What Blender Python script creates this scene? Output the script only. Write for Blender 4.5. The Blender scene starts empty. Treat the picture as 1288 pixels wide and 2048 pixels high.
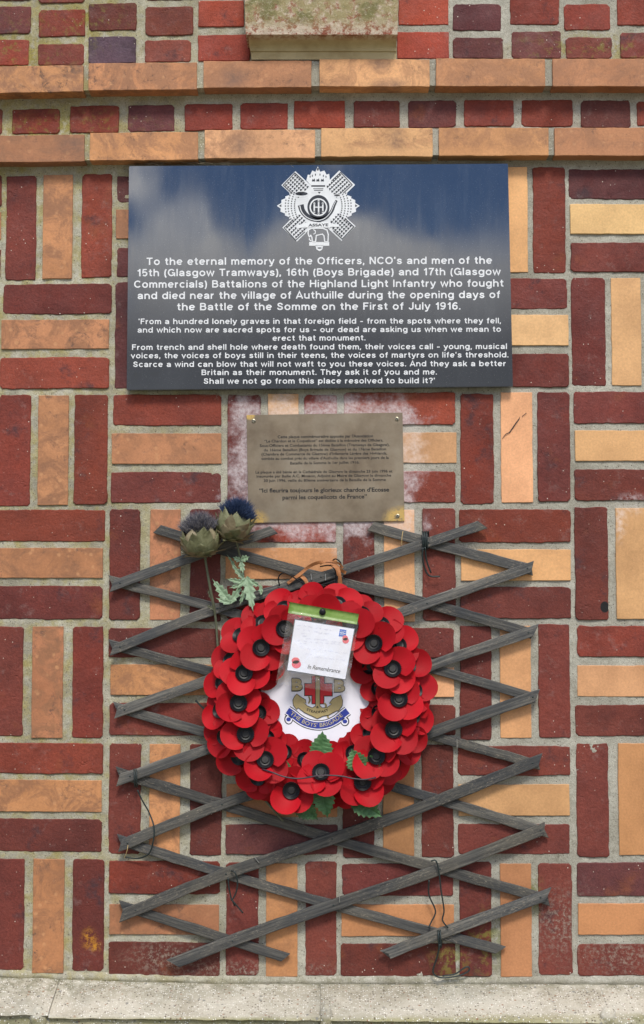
import bpy, bmesh, math, random
from mathutils import Vector, Matrix, Quaternion
R = math.radians
random.seed(7)
scene = bpy.context.scene
col = scene.collection

# ------------------------------------------------------------------ camera
FPX, THETA, CY, CZ = 3000.0, R(3.1), -3.0, 1.5
cam_d = bpy.data.cameras.new('camera')
cam = bpy.data.objects.new('camera', cam_d); col.objects.link(cam)
cam.location = (0, CY, CZ); cam.rotation_euler = (math.pi/2 + THETA, 0, 0)
cam_d.sensor_fit = 'VERTICAL'; cam_d.sensor_height = 36; cam_d.lens = FPX/2048*36
cam_d.clip_start = .05; cam_d.clip_end = 3000
scene.camera = cam
# ------------------------------------------------------------------ light
SUN_EL, SUN_AZ = R(50), R(174)          # azimuth clockwise from +y
w = bpy.data.worlds.new('World'); scene.world = w; w.use_nodes = True
sun_d = bpy.data.lights.new('sun', 'SUN'); sun = bpy.data.objects.new('sun', sun_d); col.objects.link(sun)
sun_d.energy = 1.5; sun_d.angle = R(13); sun_d.color = (1, .94, .84)
sd = Vector((math.sin(SUN_AZ)*math.cos(SUN_EL), math.cos(SUN_AZ)*math.cos(SUN_EL), math.sin(SUN_EL)))
sun.rotation_euler = sd.to_track_quat('Z', 'Y').to_euler(); sun.location = (2, -4, 6)
scene.view_settings.view_transform = 'Standard'; scene.view_settings.look = 'None'
scene.view_settings.gamma = 1; scene.view_settings.use_curve_mapping = False
scene.view_settings.exposure = 0.95

def U(px, py, d=0.0):
    a = (px-644)/FPX; b = (1024-py)/FPX
    dy = math.cos(THETA) - b*math.sin(THETA); dz = math.sin(THETA) + b*math.cos(THETA)
    t = (-d-CY)/dy
    return Vector((a*t, -d, CZ+dz*t))

# ------------------------------------------------------------------ node helper
class G:
    def __init__(s, nt): s.t = nt; s.n = nt.nodes; s.l = nt.links
    def new(s, ty, **kw):
        n = s.n.new(ty)
        for k, v in kw.items(): setattr(n, k, v)
        return n
    def put(s, sock, v):
        if isinstance(v, bpy.types.NodeSocket): s.l.new(v, sock)
        elif v is not None:
            if isinstance(v, (tuple, list)) and len(v) == 3 and sock.type == 'RGBA': v = (*v, 1)
            sock.default_value = v
    def math(s, op, a, b=None, clamp=False):
        n = s.new('ShaderNodeMath', operation=op, use_clamp=clamp); s.put(n.inputs[0], a)
        if b is not None: s.put(n.inputs[1], b)
        return n.outputs[0]
    def vm(s, op, a, b=None, out=0):
        n = s.new('ShaderNodeVectorMath', operation=op); s.put(n.inputs[0], a)
        if b is not None: s.put(n.inputs[1], b)
        return n.outputs[out]
    def mix(s, f, a, b, mode='MIX'):
        n = s.new('ShaderNodeMix', data_type='RGBA', blend_type=mode); s.put(n.inputs[0], f); s.put(n.inputs[6], a); s.put(n.inputs[7], b)
        return n.outputs[2]
    def rng(s, v, a, b, c=0., d=1., smooth=False):
        n = s.new('ShaderNodeMapRange', interpolation_type='SMOOTHSTEP' if smooth else 'LINEAR')
        for i, x in enumerate((v, a, b, c, d)): s.put(n.inputs[i], x)
        return n.outputs[0]
    def noise(s, vec, scale, detail=3., rough=.6, dist=0.):
        n = s.new('ShaderNodeTexNoise'); s.put(n.inputs['Vector'], vec); s.put(n.inputs['Scale'], scale)
        s.put(n.inputs['Detail'], detail); s.put(n.inputs['Roughness'], rough); s.put(n.inputs['Distortion'], dist)
        return n.outputs[0]
    def vor(s, vec, scale, feat='F1', out=0):
        n = s.new('ShaderNodeTexVoronoi', feature=feat); s.put(n.inputs['Vector'], vec); s.put(n.inputs['Scale'], scale)
        return n.outputs[out]
    def ramp(s, f, stops):
        n = s.new('ShaderNodeValToRGB'); s.put(n.inputs[0], f); e = n.color_ramp.elements
        while len(e) < len(stops): e.new(.5)
        for i, (p, c) in enumerate(stops): e[i].position = p; e[i].color = (*c, 1)
        return n.outputs[0]
    def bump(s, h, strength, dist=.001, normal=None):
        n = s.new('ShaderNodeBump'); s.put(n.inputs['Strength'], strength); s.put(n.inputs['Distance'], dist); s.put(n.inputs['Height'], h)
        if normal: s.put(n.inputs['Normal'], normal)
        return n.outputs[0]
    def pos(s): return s.new('ShaderNodeNewGeometry').outputs['Position']
    def objc(s): return s.new('ShaderNodeTexCoord').outputs['Object']
    def seeded(s):       # object coordinates shifted by the object's own random number
        oi = s.new('ShaderNodeObjectInfo'); r = s.math('MULTIPLY', oi.outputs['Random'], 37.)
        c = s.new('ShaderNodeCombineXYZ'); s.put(c.inputs[0], r); s.put(c.inputs[1], s.math('MULTIPLY', r, 1.7)); s.put(c.inputs[2], r)
        return s.vm('ADD', s.objc(), c.outputs[0])
    def blobs(s, lst):   # soft stains at fixed places on the wall (pixels of the wall plane, radii in px)
        P = s.pos(); out = None
        for (x, y, rx, ry) in lst:
            c = U(x, y)
            v = s.vm('LENGTH', s.vm('MULTIPLY', s.vm('SUBTRACT', P, (c.x, 0, c.z)), (1000/rx, 0, 1000/ry)), out=1)
            m = s.rng(v, 0, 1, 1, 0, True)
            out = m if out is None else s.math('MAXIMUM', out, m)
        return out
def newmat(name, rough=.6, spec=.5, metal=0., color=(.5, .5, .5)):
    m = bpy.data.materials.new(name); m.use_nodes = True; nt = m.node_tree
    b = nt.nodes['Principled BSDF']; b.inputs['Roughness'].default_value = rough
    b.inputs['Specular IOR Level'].default_value = spec; b.inputs['Metallic'].default_value = metal
    b.inputs['Base Color'].default_value = (*color, 1)
    return m, G(nt), b

# world: Nishita sky with broken cloud
SKY_OFF = (5.180170059204102, 13.705160140991211, 13.681638717651367)
g = G(w.node_tree); bg = w.node_tree.nodes['Background']
sky = g.new('ShaderNodeTexSky', sky_type='NISHITA', sun_disc=False, sun_elevation=SUN_EL, sun_rotation=SUN_AZ, air_density=1.0, dust_density=.2, ozone_density=1.5)
blue = g.mix(1., sky.outputs[0], (.40, .50, .68), 'MULTIPLY')
dirv = w.node_tree.nodes.new('ShaderNodeTexCoord').outputs['Generated']
sp = g.new('ShaderNodeSeparateXYZ'); g.put(sp.inputs[0], dirv); elev = sp.outputs[2]
# a bank of cumulus round the horizon, broken cloud higher up, blue between
n1 = g.noise(g.vm('ADD', dirv, SKY_OFF), 5.5, 7., .52, .3)
edge = g.rng(n1, .3, .7, .095, .415)
bank = g.rng(g.math('SUBTRACT', edge, elev), -.015, .03, 0, 1, True)
n2 = g.noise(g.vm('ADD', g.vm('MULTIPLY', dirv, (1, 1, 1.5)), (3.3, .6, 1.2)), 2.6, 8., .55, .25)
high = g.math('MULTIPLY', g.rng(n2, .44, .56, 0, .95, True), g.rng(elev, .30, .48, 0, 1, True))
cf = g.math('MAXIMUM', g.math('MULTIPLY', bank, .9), high)
shade = g.math('MULTIPLY', g.rng(g.noise(dirv, 9., 6., .6), .3, .7, .7, 1.05), g.rng(elev, .145, .26, .24, 1.3, True))
cc = g.mix(1., (10.6, 10.5, 10.5), shade, 'MULTIPLY')
g.put(bg.inputs['Color'], g.mix(cf, blue, cc)); bg.inputs['Strength'].default_value = .10

# ------------------------------------------------------------------ materials
MOSS_TOP = [(30, 110, 190, 120), (170, 40, 150, 90), (110, 255, 330, 55), (640, 20, 200, 55), (1180, 100, 260, 60)]
MOSS_LOW = [(975, 1885, 62, 95), (900, 1920, 60, 60), (1065, 1790, 30, 70)]
def moss(g, col_in, lst, seedv, amt=.8, thr=(.42, .6), colr=(.19, .17, .035)):
    m = g.math('MULTIPLY', g.blobs(lst), g.rng(g.noise(g.pos(), 55., 5., .7), thr[0], thr[1], 0, amt, True))
    return g.mix(m, col_in, colr)
def halo(g):              # lime bloom round the brass plate
    c0 = U(651, 935); P = g.pos()
    v = g.vm('ABSOLUTE', g.vm('MULTIPLY', g.vm('SUBTRACT', P, (c0.x, 0, c0.z)), (1, 0, 1)))
    v = g.vm('LENGTH', g.vm('MAXIMUM', g.vm('SUBTRACT', v, (.150, 0, .104)), (0, 0, 0)), out=1)
    n1 = g.noise(P, 22., 5., .65)
    v = g.math('ADD', v, g.rng(n1, .3, .7, -.035, .05))
    m = g.rng(v, .012, .068, 1, 0, True)
    m = g.math('MULTIPLY', m, g.rng(g.noise(P, 160., 4., .7), .3, .62, .35, 1))
    b = g.math('MULTIPLY', g.blobs([(1262, 1008, 45, 32), (1240, 1040, 20, 60)]), g.rng(g.noise(P, 90., 4., .7), .42, .62, 0, 1))
    return g.math('MAXIMUM', m, b)

def brick_red():
    m, g, b = newmat('old_red_brick', .72, .25)
    oi = g.new('ShaderNodeObjectInfo'); v = g.seeded(); base = oi.outputs['Color']
    c = g.mix(1., base, g.ramp(g.noise(v, 9., 4., .6), [(.28, (.66, .66, .70)), (.5, (1.04, 1.04, 1.04)), (.72, (1.30, 1.22, 1.12))]), 'MULTIPLY')
    c = g.mix(g.rng(g.noise(g.vm('ADD', v, (5, 3, 1)), 16., 5., .7), .56, .74, 0, .75, True), c, (.045, .028, .034))
    c = g.mix(g.rng(g.noise(g.vm('ADD', v, (1, 8, 4)), 12., 5., .6), .60, .78, 0, .55, True), c, (.24, .075, .028))
    fine = g.noise(v, 260., 3., .7)
    c = g.mix(1., c, g.ramp(fine, [(.3, (.78, .78, .78)), (.7, (1.2, 1.2, 1.2))]), 'MULTIPLY')
    c = g.mix(g.rng(g.noise(v, 30., 6., .75), .58, .8, 0, .35), c, (.33, .27, .25))
    wv = g.vor(v, 75.); c = g.mix(g.math('MULTIPLY', g.rng(wv, .055, .10, 1, 0), g.rng(g.noise(v, 20.), .45, .6, 0, 1)), c, (.62, .55, .47))
    c = moss(g, c, MOSS_TOP, v, .75, (.5, .68)); c = moss(g, c, MOSS_LOW, v, .8, (.47, .6))
    c = g.mix(g.math('MULTIPLY', g.blobs([(1130, 1850, 110, 110), (1240, 1910, 140, 60), (500, 1940, 260, 30), (330, 1915, 120, 50)]), g.rng(g.noise(g.pos(), 120., 5., .75), .48, .62, 0, .7)), c, (.30, .26, .21))
    c = g.mix(g.math('MULTIPLY', g.blobs([(178, 1878, 22, 30), (190, 1892, 18, 18)]), g.rng(g.noise(g.pos(), 90., 4., .8), .45, .55, 0, 1)), c, (.45, .20, .02))
    c = g.mix(g.rng(g.blobs([(1209, 1214, 14, 18)]), .25, .4, 0, 1), c, (.012, .012, .013))
    c = g.mix(g.math('MULTIPLY', halo(g), .66), c, (.66, .60, .61))
    g.put(b.inputs['Base Color'], c)
    g.put(b.inputs['Roughness'], g.rng(g.noise(v, 25., 3.), .3, .7, .5, .85))
    crack = g.rng(g.vor(g.vm('ADD', v, g.vm('MULTIPLY', (0, 0, 0), (1, 1, 1))), 22., 'DISTANCE_TO_EDGE'), 0, .03, 0, 1)
    h = g.math('ADD', g.math('MULTIPLY', g.noise(v, 45., 6., .7), 1.6), g.math('MULTIPLY', fine, .5))
    h = g.math('ADD', h, g.math('MULTIPLY', g.rng(g.noise(v, 30., 4., .7), .30, .36, 0, 1), .5))
    g.put(b.inputs['Normal'], g.bump(h, .75, .0022))
    return m
def brick_orange():
    m, g, b = newmat('buff_orange_brick', .55, .4)
    oi = g.new('ShaderNodeObjectInfo'); v = g.seeded(); base = oi.outputs['Color']
    c = g.mix(1., base, g.ramp(g.noise(v, 11., 3., .5), [(.3, (.8, .78, .76)), (.6, (1.08, 1.08, 1.08))]), 'MULTIPLY')
    P = g.pos(); sep = g.new('ShaderNodeSeparateXYZ'); g.put(sep.inputs[0], P)
    left = g.rng(sep.outputs[0], -.45, .15, 1, .03)      # the left half of the wall is more weathered
    top = g.rng(sep.outputs[2], 2.385, 2.40, 0, .62)
    wear = g.math('MAXIMUM', left, top)
    stain = g.math('MULTIPLY', g.rng(g.noise(g.vm('ADD', v, (2, 2, 9)), 17., 7., .75, .8), .42, .60, 0, .9, True), wear)
    c = g.mix(stain, c, (.27, .125, .062))
    rings = g.vor(v, 60.); spots = g.math('MULTIPLY', g.rng(rings, .1, .34, 1, 0, True), g.rng(g.noise(v, 18.), .42, .56, 0, .75))
    c = g.mix(g.math('MULTIPLY', spots, wear), c, (.52, .26, .12))
    dk = g.math('MULTIPLY', g.rng(g.noise(v, 48., 7., .85, .5), .54, .64, 0, .9), g.math('MULTIPLY', wear, g.rng(g.noise(v, 8.), .42, .6, .1, 1)))
    c = g.mix(dk, c, (.075, .048, .04))
    # soot patches on the string courses beside the middle joint
    so = g.blobs([(480, 300, 40, 40), (790, 290, 32, 40), (470, 170, 50, 40), (760, 140, 40, 25), (780, 180, 60, 18), (150, 300, 50, 30)])
    c = g.mix(g.math('MULTIPLY', so, g.rng(g.noise(P, 40., 5., .7), .3, .6, .15, .75)), c, (.15, .085, .06))
    c = g.mix(g.rng(g.noise(v, 70., 6., .8), .70, .76, 0, .8), c, (.07, .045, .035))
    c = g.mix(1., c, g.ramp(g.noise(v, 240., 3., .7), [(.3, (.87, .87, .87)), (.7, (1.1, 1.1, 1.1))]), 'MULTIPLY')
    c = g.mix(g.math('MULTIPLY', halo(g), .6), c, (.74, .62, .55))
    g.put(b.inputs['Base Color'], c)
    h = g.math('ADD', g.math('MULTIPLY', g.noise(v, 20., 5., .6), 1.2), g.math('MULTIPLY', g.noise(v, 220., 3., .7), .3))
    h = g.math('SUBTRACT', h, g.math('MULTIPLY', dk, .5))
    g.put(b.inputs['Normal'], g.bump(h, .5, .0018))
    return m
def mortar_mat():
    m, g, b = newmat('lime_mortar', .9, .2)
    P = g.pos(); sep = g.new('ShaderNodeSeparateXYZ'); g.put(sep.inputs[0], P)
    c = g.ramp(g.noise(P, 14., 5., .7), [(.3, (.30, .285, .225)), (.5, (.42, .405, .325)), (.72, (.54, .525, .44))])
    c = g.mix(g.rng(sep.outputs[0], -.35, .15, 0, .6), c, (.40, .39, .345))
    c = g.mix(1., c, g.ramp(g.noise(P, 4.5, 6., .75), [(.35, (.68, .66, .62)), (.65, (1.12, 1.12, 1.12))]), 'MULTIPLY')
    c = g.mix(g.rng(g.noise(P, 65., 5., .8, .6), .60, .68, 0, .6), c, (.16, .145, .11))
    lich = g.math('MULTIPLY', g.rng(sep.outputs[0], -.5, -.1, 1, 0), g.rng(g.noise(P, 24., 6., .7), .44, .62, 0, .75))
    c = g.mix(lich, c, (.34, .29, .10))
    c = moss(g, c, MOSS_TOP, P, .85, (.38, .56), (.27, .23, .05)); c = moss(g, c, MOSS_LOW, P, .8, (.4, .55), (.18, .19, .04))
    c = moss(g, c, [(850, 900, 1, 1), (850, 1255, 130, 14), (900, 1475, 120, 20), (640, 1960, 900, 14)], P, .5, (.4, .6), (.15, .14, .07))
    s = g.noise(P, 420., 2., .8)
    c = g.mix(1., c, g.ramp(s, [(.32, (.74, .72, .7)), (.5, (1, 1, 1)), (.68, (1.16, 1.16, 1.16))]), 'MULTIPLY')
    pb = g.vor(P, 230., out=1); pd = g.vor(P, 230.)
    pk = g.new('ShaderNodeSeparateColor'); g.put(pk.inputs[0], pb)
    c = g.mix(g.math('MULTIPLY', g.rng(pd, .2, .35, 1, 0), g.rng(pk.outputs[0], .85, .9, 0, .8)), c, (.10, .08, .065))
    c = g.mix(g.math('MULTIPLY', g.rng(pd, .2, .35, 1, 0), g.rng(pk.outputs[1], .88, .92, 0, .8)), c, (.72, .68, .6))
    c = g.mix(g.math('MULTIPLY', halo(g), .4), c, (.6, .56, .54))
    g.put(b.inputs['Base Color'], c)
    h = g.math('ADD', g.noise(P, 70., 6., .75), g.math('MULTIPLY', s, .45))
    g.put(b.inputs['Normal'], g.bump(h, .9, .003))
    return m
def concrete_mat():
    m, g, b = newmat('pebbly_concrete', .9, .25)
    P = g.pos(); c = g.ramp(g.noise(P, 10., 5., .7), [(.3, (.38, .345, .27)), (.5, (.53, .495, .41)), (.75, (.62, .595, .51))])
    sep = g.new('ShaderNodeSeparateXYZ'); g.put(sep.inputs[0], P)
    zf = U(600, 2034, .12).z
    face = g.rng(sep.outputs[2], zf-.004, zf+.002, 1, 0)
    ywl = g.math('MULTIPLY', face, g.rng(g.noise(P, 12., 5., .7), .3, .6, .35, .95))
    c = g.mix(ywl, c, (.33, .31, .17))
    c = g.mix(g.math('MULTIPLY', face, g.rng(g.noise(g.vm('ADD', P, (4, 0, 0)), 14., 6., .7), .52, .66, 0, .8)), c, (.16, .17, .07))
    c = g.mix(g.math('MULTIPLY', g.blobs([(175, 1975, 40, 20), (60, 1990, 80, 40), (640, 1985, 40, 40), (1220, 2035, 60, 60), (930, 1972, 130, 22)]), g.rng(g.noise(P, 40., 5., .7), .35, .6, 0, .7)), c, (.27, .26, .21))
    c = g.mix(g.math('MULTIPLY', g.rng(g.noise(P, 7., 6., .75), .48, .66, 0, .55), g.rng(g.noise(P, 60., 4., .8), .35, .6, .4, 1)), c, (.25, .235, .17))
    ztop = U(600, 1968, .01).z
    c = g.mix(g.math('MULTIPLY', g.rng(sep.outputs[2], ztop-.018, ztop, 0, 1), g.rng(g.noise(P, 30., 5., .8), .40, .60, 0, .8)), c, (.17, .165, .10))
    for sc, o, colr, t in ((190., 0, (.10, .075, .055), .72), (150., 3, (.28, .14, .08), .92), (260., 7, (.85, .84, .8), .66), (110., 9, (.2, .2, .19), .93)):
        pv = g.vm('ADD', P, (o, o, o)); d = g.vor(pv, sc); pk = g.new('ShaderNodeSeparateColor'); g.put(pk.inputs[0], g.vor(pv, sc, out=1))
        c = g.mix(g.math('MULTIPLY', g.rng(d, .22, .42, 1, 0), g.rng(pk.outputs[0], t, t+.04, 0, .85)), c, colr)
    c = g.mix(1., c, g.ramp(g.noise(P, 380., 3., .8), [(.3, (.8, .79, .77)), (.7, (1.12, 1.12, 1.12))]), 'MULTIPLY')
    g.put(b.inputs['Base Color'], c)
    h = g.math('ADD', g.noise(P, 60., 6., .75), g.math('MULTIPLY', g.noise(P, 400., 2., .8), .6))
    g.put(b.inputs['Normal'], g.bump(h, .8, .0025))
    return m
def corbel_mat():
    m, g, b = newmat('mossy_corbel_stone', .9, .2)
    P = g.pos(); sep = g.new('ShaderNodeSeparateXYZ'); g.put(sep.inputs[0], P)
    c = g.ramp(g.noise(P, 18., 5., .65), [(.3, (.38, .29, .15)), (.6, (.52, .42, .24))])
    zf = U(640, 71, .075).z
    face = g.rng(sep.outputs[2], zf-.003, zf+.003, 0, 1)
    up = g.rng(sep.outputs[2], zf, zf+.05, 0, 1)
    pk = g.rng(g.noise(P, 75., 6., .75), .46, .56, 0, 1)
    fc = g.mix(pk, (.50, .41, .32), (.25, .085, .055))
    fc = g.mix(g.math('MULTIPLY', g.rng(g.noise(P, 55., 7., .8), .38, .54, 0, .95, True), g.rng(up, .10, .75, .0, 1)), fc, (.30, .255, .13))
    fc = g.mix(g.math('MULTIPLY', g.rng(g.noise(P, 20., 3., .7), .5, .62, 0, 1, True), g.rng(up, .3, .8, .0, .6)), fc, (.10, .105, .03))
    fc = g.mix(g.rng(g.noise(P, 230., 3., .8), .58, .7, 0, .6), fc, (.62, .58, .42))
    c = g.mix(face, c, fc)
    g.put(b.inputs['Base Color'], c)
    h = g.math('ADD', g.noise(P, 60., 6., .75), g.math('MULTIPLY', g.noise(P, 300., 2., .8), .5))
    g.put(b.inputs['Normal'], g.bump(h, g.rng(face, 0, 1, .25, 1), .003))
    return m
def wood_mat():
    m, g, b = newmat('weathered_slat_wood', .62, .35)
    v = g.seeded(); gv = g.vm('MULTIPLY', v, (5, 140, 140))
    c = g.ramp(g.noise(gv, 1.6, 6., .7, .4), [(.30, (.022, .023, .024)), (.47, (.060, .060, .058)), (.60, (.11, .106, .096)), (.76, (.22, .205, .175))])
    oi = g.new('ShaderNodeObjectInfo'); c = g.mix(1., c, oi.outputs['Color'], 'MULTIPLY')
    c = g.mix(g.rng(g.noise(v, 9., 5., .7), .45, .7, 0, .65), c, (.03, .036, .045))
    fl = g.math('MULTIPLY', g.rng(g.noise(g.vm('MULTIPLY', v, (60, 260, 260)), 2., 4., .8), .54, .66, 0, .85), g.rng(g.noise(v, 12.), .42, .60, 0, 1))
    c = g.mix(fl, c, (.30, .26, .20))
    c = g.mix(g.rng(g.noise(v, 6., 4., .6), .52, .72, 0, .5), c, (.135, .12, .09))
    c = g.mix(g.rng(g.noise(g.vm('MULTIPLY', v, (10, 300, 300)), 3., 3., .8), .60, .66, 0, .55), c, (.012, .013, .014))
    g.put(b.inputs['Base Color'], c)
    g.put(b.inputs['Normal'], g.bump(g.noise(gv, 2.2, 6., .75), .8, .0016))
    return m
def sep_z(g, P):
    n = g.new('ShaderNodeSeparateXYZ'); g.put(n.inputs[0], P); return n.outputs[2]
def slate_mat():
    m, g, b = newmat('polished_slate', .1, .9, color=(.02, .022, .026)); b.inputs['IOR'].default_value = 1.75
    P = g.pos()
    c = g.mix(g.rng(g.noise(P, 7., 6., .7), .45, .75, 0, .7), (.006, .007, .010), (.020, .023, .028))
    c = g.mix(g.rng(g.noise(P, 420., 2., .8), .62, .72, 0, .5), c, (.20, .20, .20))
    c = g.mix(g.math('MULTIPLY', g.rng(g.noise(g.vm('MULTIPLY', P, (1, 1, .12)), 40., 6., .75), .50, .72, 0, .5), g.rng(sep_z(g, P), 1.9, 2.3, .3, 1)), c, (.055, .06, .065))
    c = g.mix(g.math('MULTIPLY', g.blobs([(275, 756, 13, 13), (314, 752, 14, 9)]), g.rng(g.noise(P, 80., 4.), .3, .5, .4, 1)), c, (.008, .008, .008))
    g.put(b.inputs['Base Color'], c)
    st = g.vm('MULTIPLY', P, (1, 1, .18))
    g.put(b.inputs['Roughness'], g.rng(g.noise(st, 22., 6., .7), .35, .7, .03, .085))
    return m
def brass_mat():
    m, g, b = newmat('tarnished_brass', .42, .5, .65)
    P = g.pos()
    c = g.ramp(g.noise(P, 9., 5., .65), [(.3, (.16, .12, .08)), (.5, (.25, .20, .14)), (.75, (.34, .29, .215))])
    cor = g.blobs([(503, 1042, 46, 32), (804, 1038, 50, 34), (500, 832, 14, 12)])
    c = g.mix(g.math('MULTIPLY', g.rng(cor, .05, .5, 0, 1), g.rng(g.noise(P, 120., 5., .8), .36, .50, 0, 1)), c, (.58, .39, .13))
    c = g.mix(g.rng(g.noise(P, 300., 3., .8), .64, .74, 0, .35), c, (.38, .34, .28))
    g.put(b.inputs['Base Color'], c)
    g.put(b.inputs['Roughness'], g.rng(g.noise(P, 14., 5., .7), .3, .7, .36, .55))
    g.put(b.inputs['Normal'], g.bump(g.noise(P, 160., 4., .7), .12, .001))
    return m
def petal_mat():
    m, g, b = newmat('red_poppy_petal', .6, .18)
    v = g.seeded()
    c = g.mix(g.rng(g.noise(v, 14., 2.), .35, .65), (.31, .001, .005), (.41, .0018, .009))
    oi = g.new('ShaderNodeObjectInfo'); c = g.mix(1., c, g.ramp(oi.outputs['Random'], [(0, (.85, .84, .85)), (1, (1.15, 1.15, 1.1))]), 'MULTIPLY')
    g.put(b.inputs['Base Color'], c)
    b.inputs['Sheen Weight'].default_value = .12; b.inputs['Sheen Roughness'].default_value = .5; b.inputs['Sheen Tint'].default_value = (1, .55, .62, 1)
    g.put(b.inputs['Normal'], g.bump(g.noise(v, 500., 3., .7), .08, .0005))
    return m
def simple(name, colr, rough=.6, spec=.4, metal=0., nscale=None, c2=None, bs=0., bd=.001, bscale=None):
    m, g, b = newmat(name, rough, spec, metal, colr)
    if nscale:
        v = g.seeded(); g.put(b.inputs['Base Color'], g.mix(g.rng(g.noise(v, nscale, 5., .65), .35, .65), colr, c2))
    if bs:
        v = g.seeded(); g.put(b.inputs['Normal'], g.bump(g.noise(v, bscale or 100., 4., .7), bs, bd))
    return m
RED = brick_red(); ORA = brick_orange(); MOR = mortar_mat(); CON = concrete_mat(); COR = corbel_mat()
WOOD = wood_mat(); SLATE = slate_mat(); BRASS = brass_mat(); PETAL = petal_mat()
BLACKP = simple('black_plastic', (.004, .004, .006), .42, .3, bs=.05)
NUB = simple('dark_grey_plastic', (.018, .018, .018), .6, .3, nscale=60., c2=(.028, .027, .026))
WHITEL = simple('white_engraved_paint', (.66, .68, .70), .6, .3, nscale=30., c2=(.74, .76, .78))
SLATED = simple('slate_in_crest', (.02, .022, .028), .3, .5, nscale=40., c2=(.03, .033, .04))
ENGR = simple('worn_black_engraving', (.008, .008, .012), .6, .3, nscale=130., c2=(.05, .045, .04))
DISC = simple('white_plastic_card', (.86, .84, .93), .45, .3, nscale=6., c2=(.88, .86, .94))
CARD = simple('white_paper_card', (.82, .84, .92), .7, .2, nscale=8., c2=(.85, .86, .93))
GREENB = simple('green_card', (.13, .24, .035), .4, .5, nscale=45., c2=(.24, .36, .10), bs=.3, bd=.003, bscale=60.)
GOLD = simple('gold_ink', (.42, .32, .14), .4, .5, .1, nscale=40., c2=(.50, .40, .20))
GOLDL = simple('pale_gold_ink', (.55, .47, .30), .5, .4)
BLK = simple('black_ink', (.015, .017, .02), .5, .3)
BLUE = simple('blue_ink', (.035, .055, .32), .5, .3)
REDI = simple('red_ink', (.65, .02, .03), .45, .4)
PINK = simple('pink_poppy_print', (.80, .16, .19), .5, .3)
LOGOB = simple('blue_logo_print', (.06, .17, .58), .5, .3)
PENC = simple('faint_pen_ink', (.62, .63, .76), .7, .1)
WIRE = simple('dark_green_wire', (.012, .022, .022), .45, .5)
WIREP = simple('dark_purple_wire', (.035, .022, .035), .4, .5)
RAFFIA = simple('raffia', (.42, .17, .06), .6, .4, nscale=50., c2=(.30, .12, .045))
RAFFIAL = simple('pale_raffia', (.52, .32, .22), .6, .4)
STEEL = simple('steel_staple', (.5, .5, .48), .35, .5, .9)
SCREW = simple('brass_screw', (.42, .38, .28), .35, .5, .8, nscale=300., c2=(.22, .2, .15))
STRAW = simple('dry_straw', (.5, .36, .16), .7, .2)
STEMM = simple('dried_green_stem', (.085, .095, .055), .7, .3, nscale=60., c2=(.13, .135, .09))
def leafmat(name, a, bb, bs=.3):
    return simple(name, a, .55, .35, nscale=40., c2=bb, bs=bs, bd=.002, bscale=50.)
LEAFG = leafmat('green_cloth_leaf', (.045, .115, .04), (.10, .21, .085)); LEAFP = leafmat('pale_thistle_leaf', (.20, .30, .18), (.30, .40, .27))
BRACT = leafmat('thistle_bract', (.105, .11, .05), (.25, .25, .14), .6)
BRACTB = leafmat('brown_thistle_bract', (.14, .10, .055), (.30, .26, .16), .6)
TUFTB = simple('blue_florets', (.014, .028, .08), .8, .2, nscale=160., c2=(.06, .09, .17))
TUFTD = simple('faded_florets', (.014, .022, .06), .8, .2, nscale=160., c2=(.30, .28, .28))
def film_mat():
    m = bpy.data.materials.new('clear_sleeve_film'); m.use_nodes = True; g = G(m.node_tree)
    for n in list(g.n): g.n.remove(n)
    out = g.new('ShaderNodeOutputMaterial'); tr = g.new('ShaderNodeBsdfTransparent'); gl = g.new('ShaderNodeBsdfGlossy'); df = g.new('ShaderNodeBsdfDiffuse')
    gl.inputs['Roughness'].default_value = .08; g.put(df.inputs['Color'], (.8, .72, .66))
    P = g.objc(); nrm = g.bump(g.noise(P, 26., 4., .6, .8), .8, .006); g.put(gl.inputs['Normal'], nrm)
    m1 = g.new('ShaderNodeMixShader'); m2 = g.new('ShaderNodeMixShader')
    g.put(m1.inputs[0], g.rng(g.noise(P, 35., 4., .6, 1.), .42, .7, .02, .15)); g.l.new(tr.outputs[0], m1.inputs[1]); g.l.new(df.outputs[0], m1.inputs[2])
    g.put(m2.inputs[0], .10); g.l.new(m1.outputs[0], m2.inputs[1]); g.l.new(gl.outputs[0], m2.inputs[2])
    g.l.new(m2.outputs[0], out.inputs[0]); return m
FILM = film_mat()
def ground_mat():
    m, g, b = newmat('gravel_and_grass', .95, .2); P = g.pos()
    c = g.ramp(g.noise(P, .8, 6., .7), [(.35, (.28, .25, .20)), (.6, (.20, .20, .13)), (.7, (.08, .11, .04))])
    c = g.mix(1., c, g.ramp(g.noise(P, 90., 3., .8), [(.3, (.7, .7, .7)), (.7, (1.2, 1.2, 1.2))]), 'MULTIPLY')
    g.put(b.inputs['Base Color'], c); g.put(b.inputs['Normal'], g.bump(g.noise(P, 60., 5., .8), .8, .02)); return m
GROUND = ground_mat()

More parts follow.
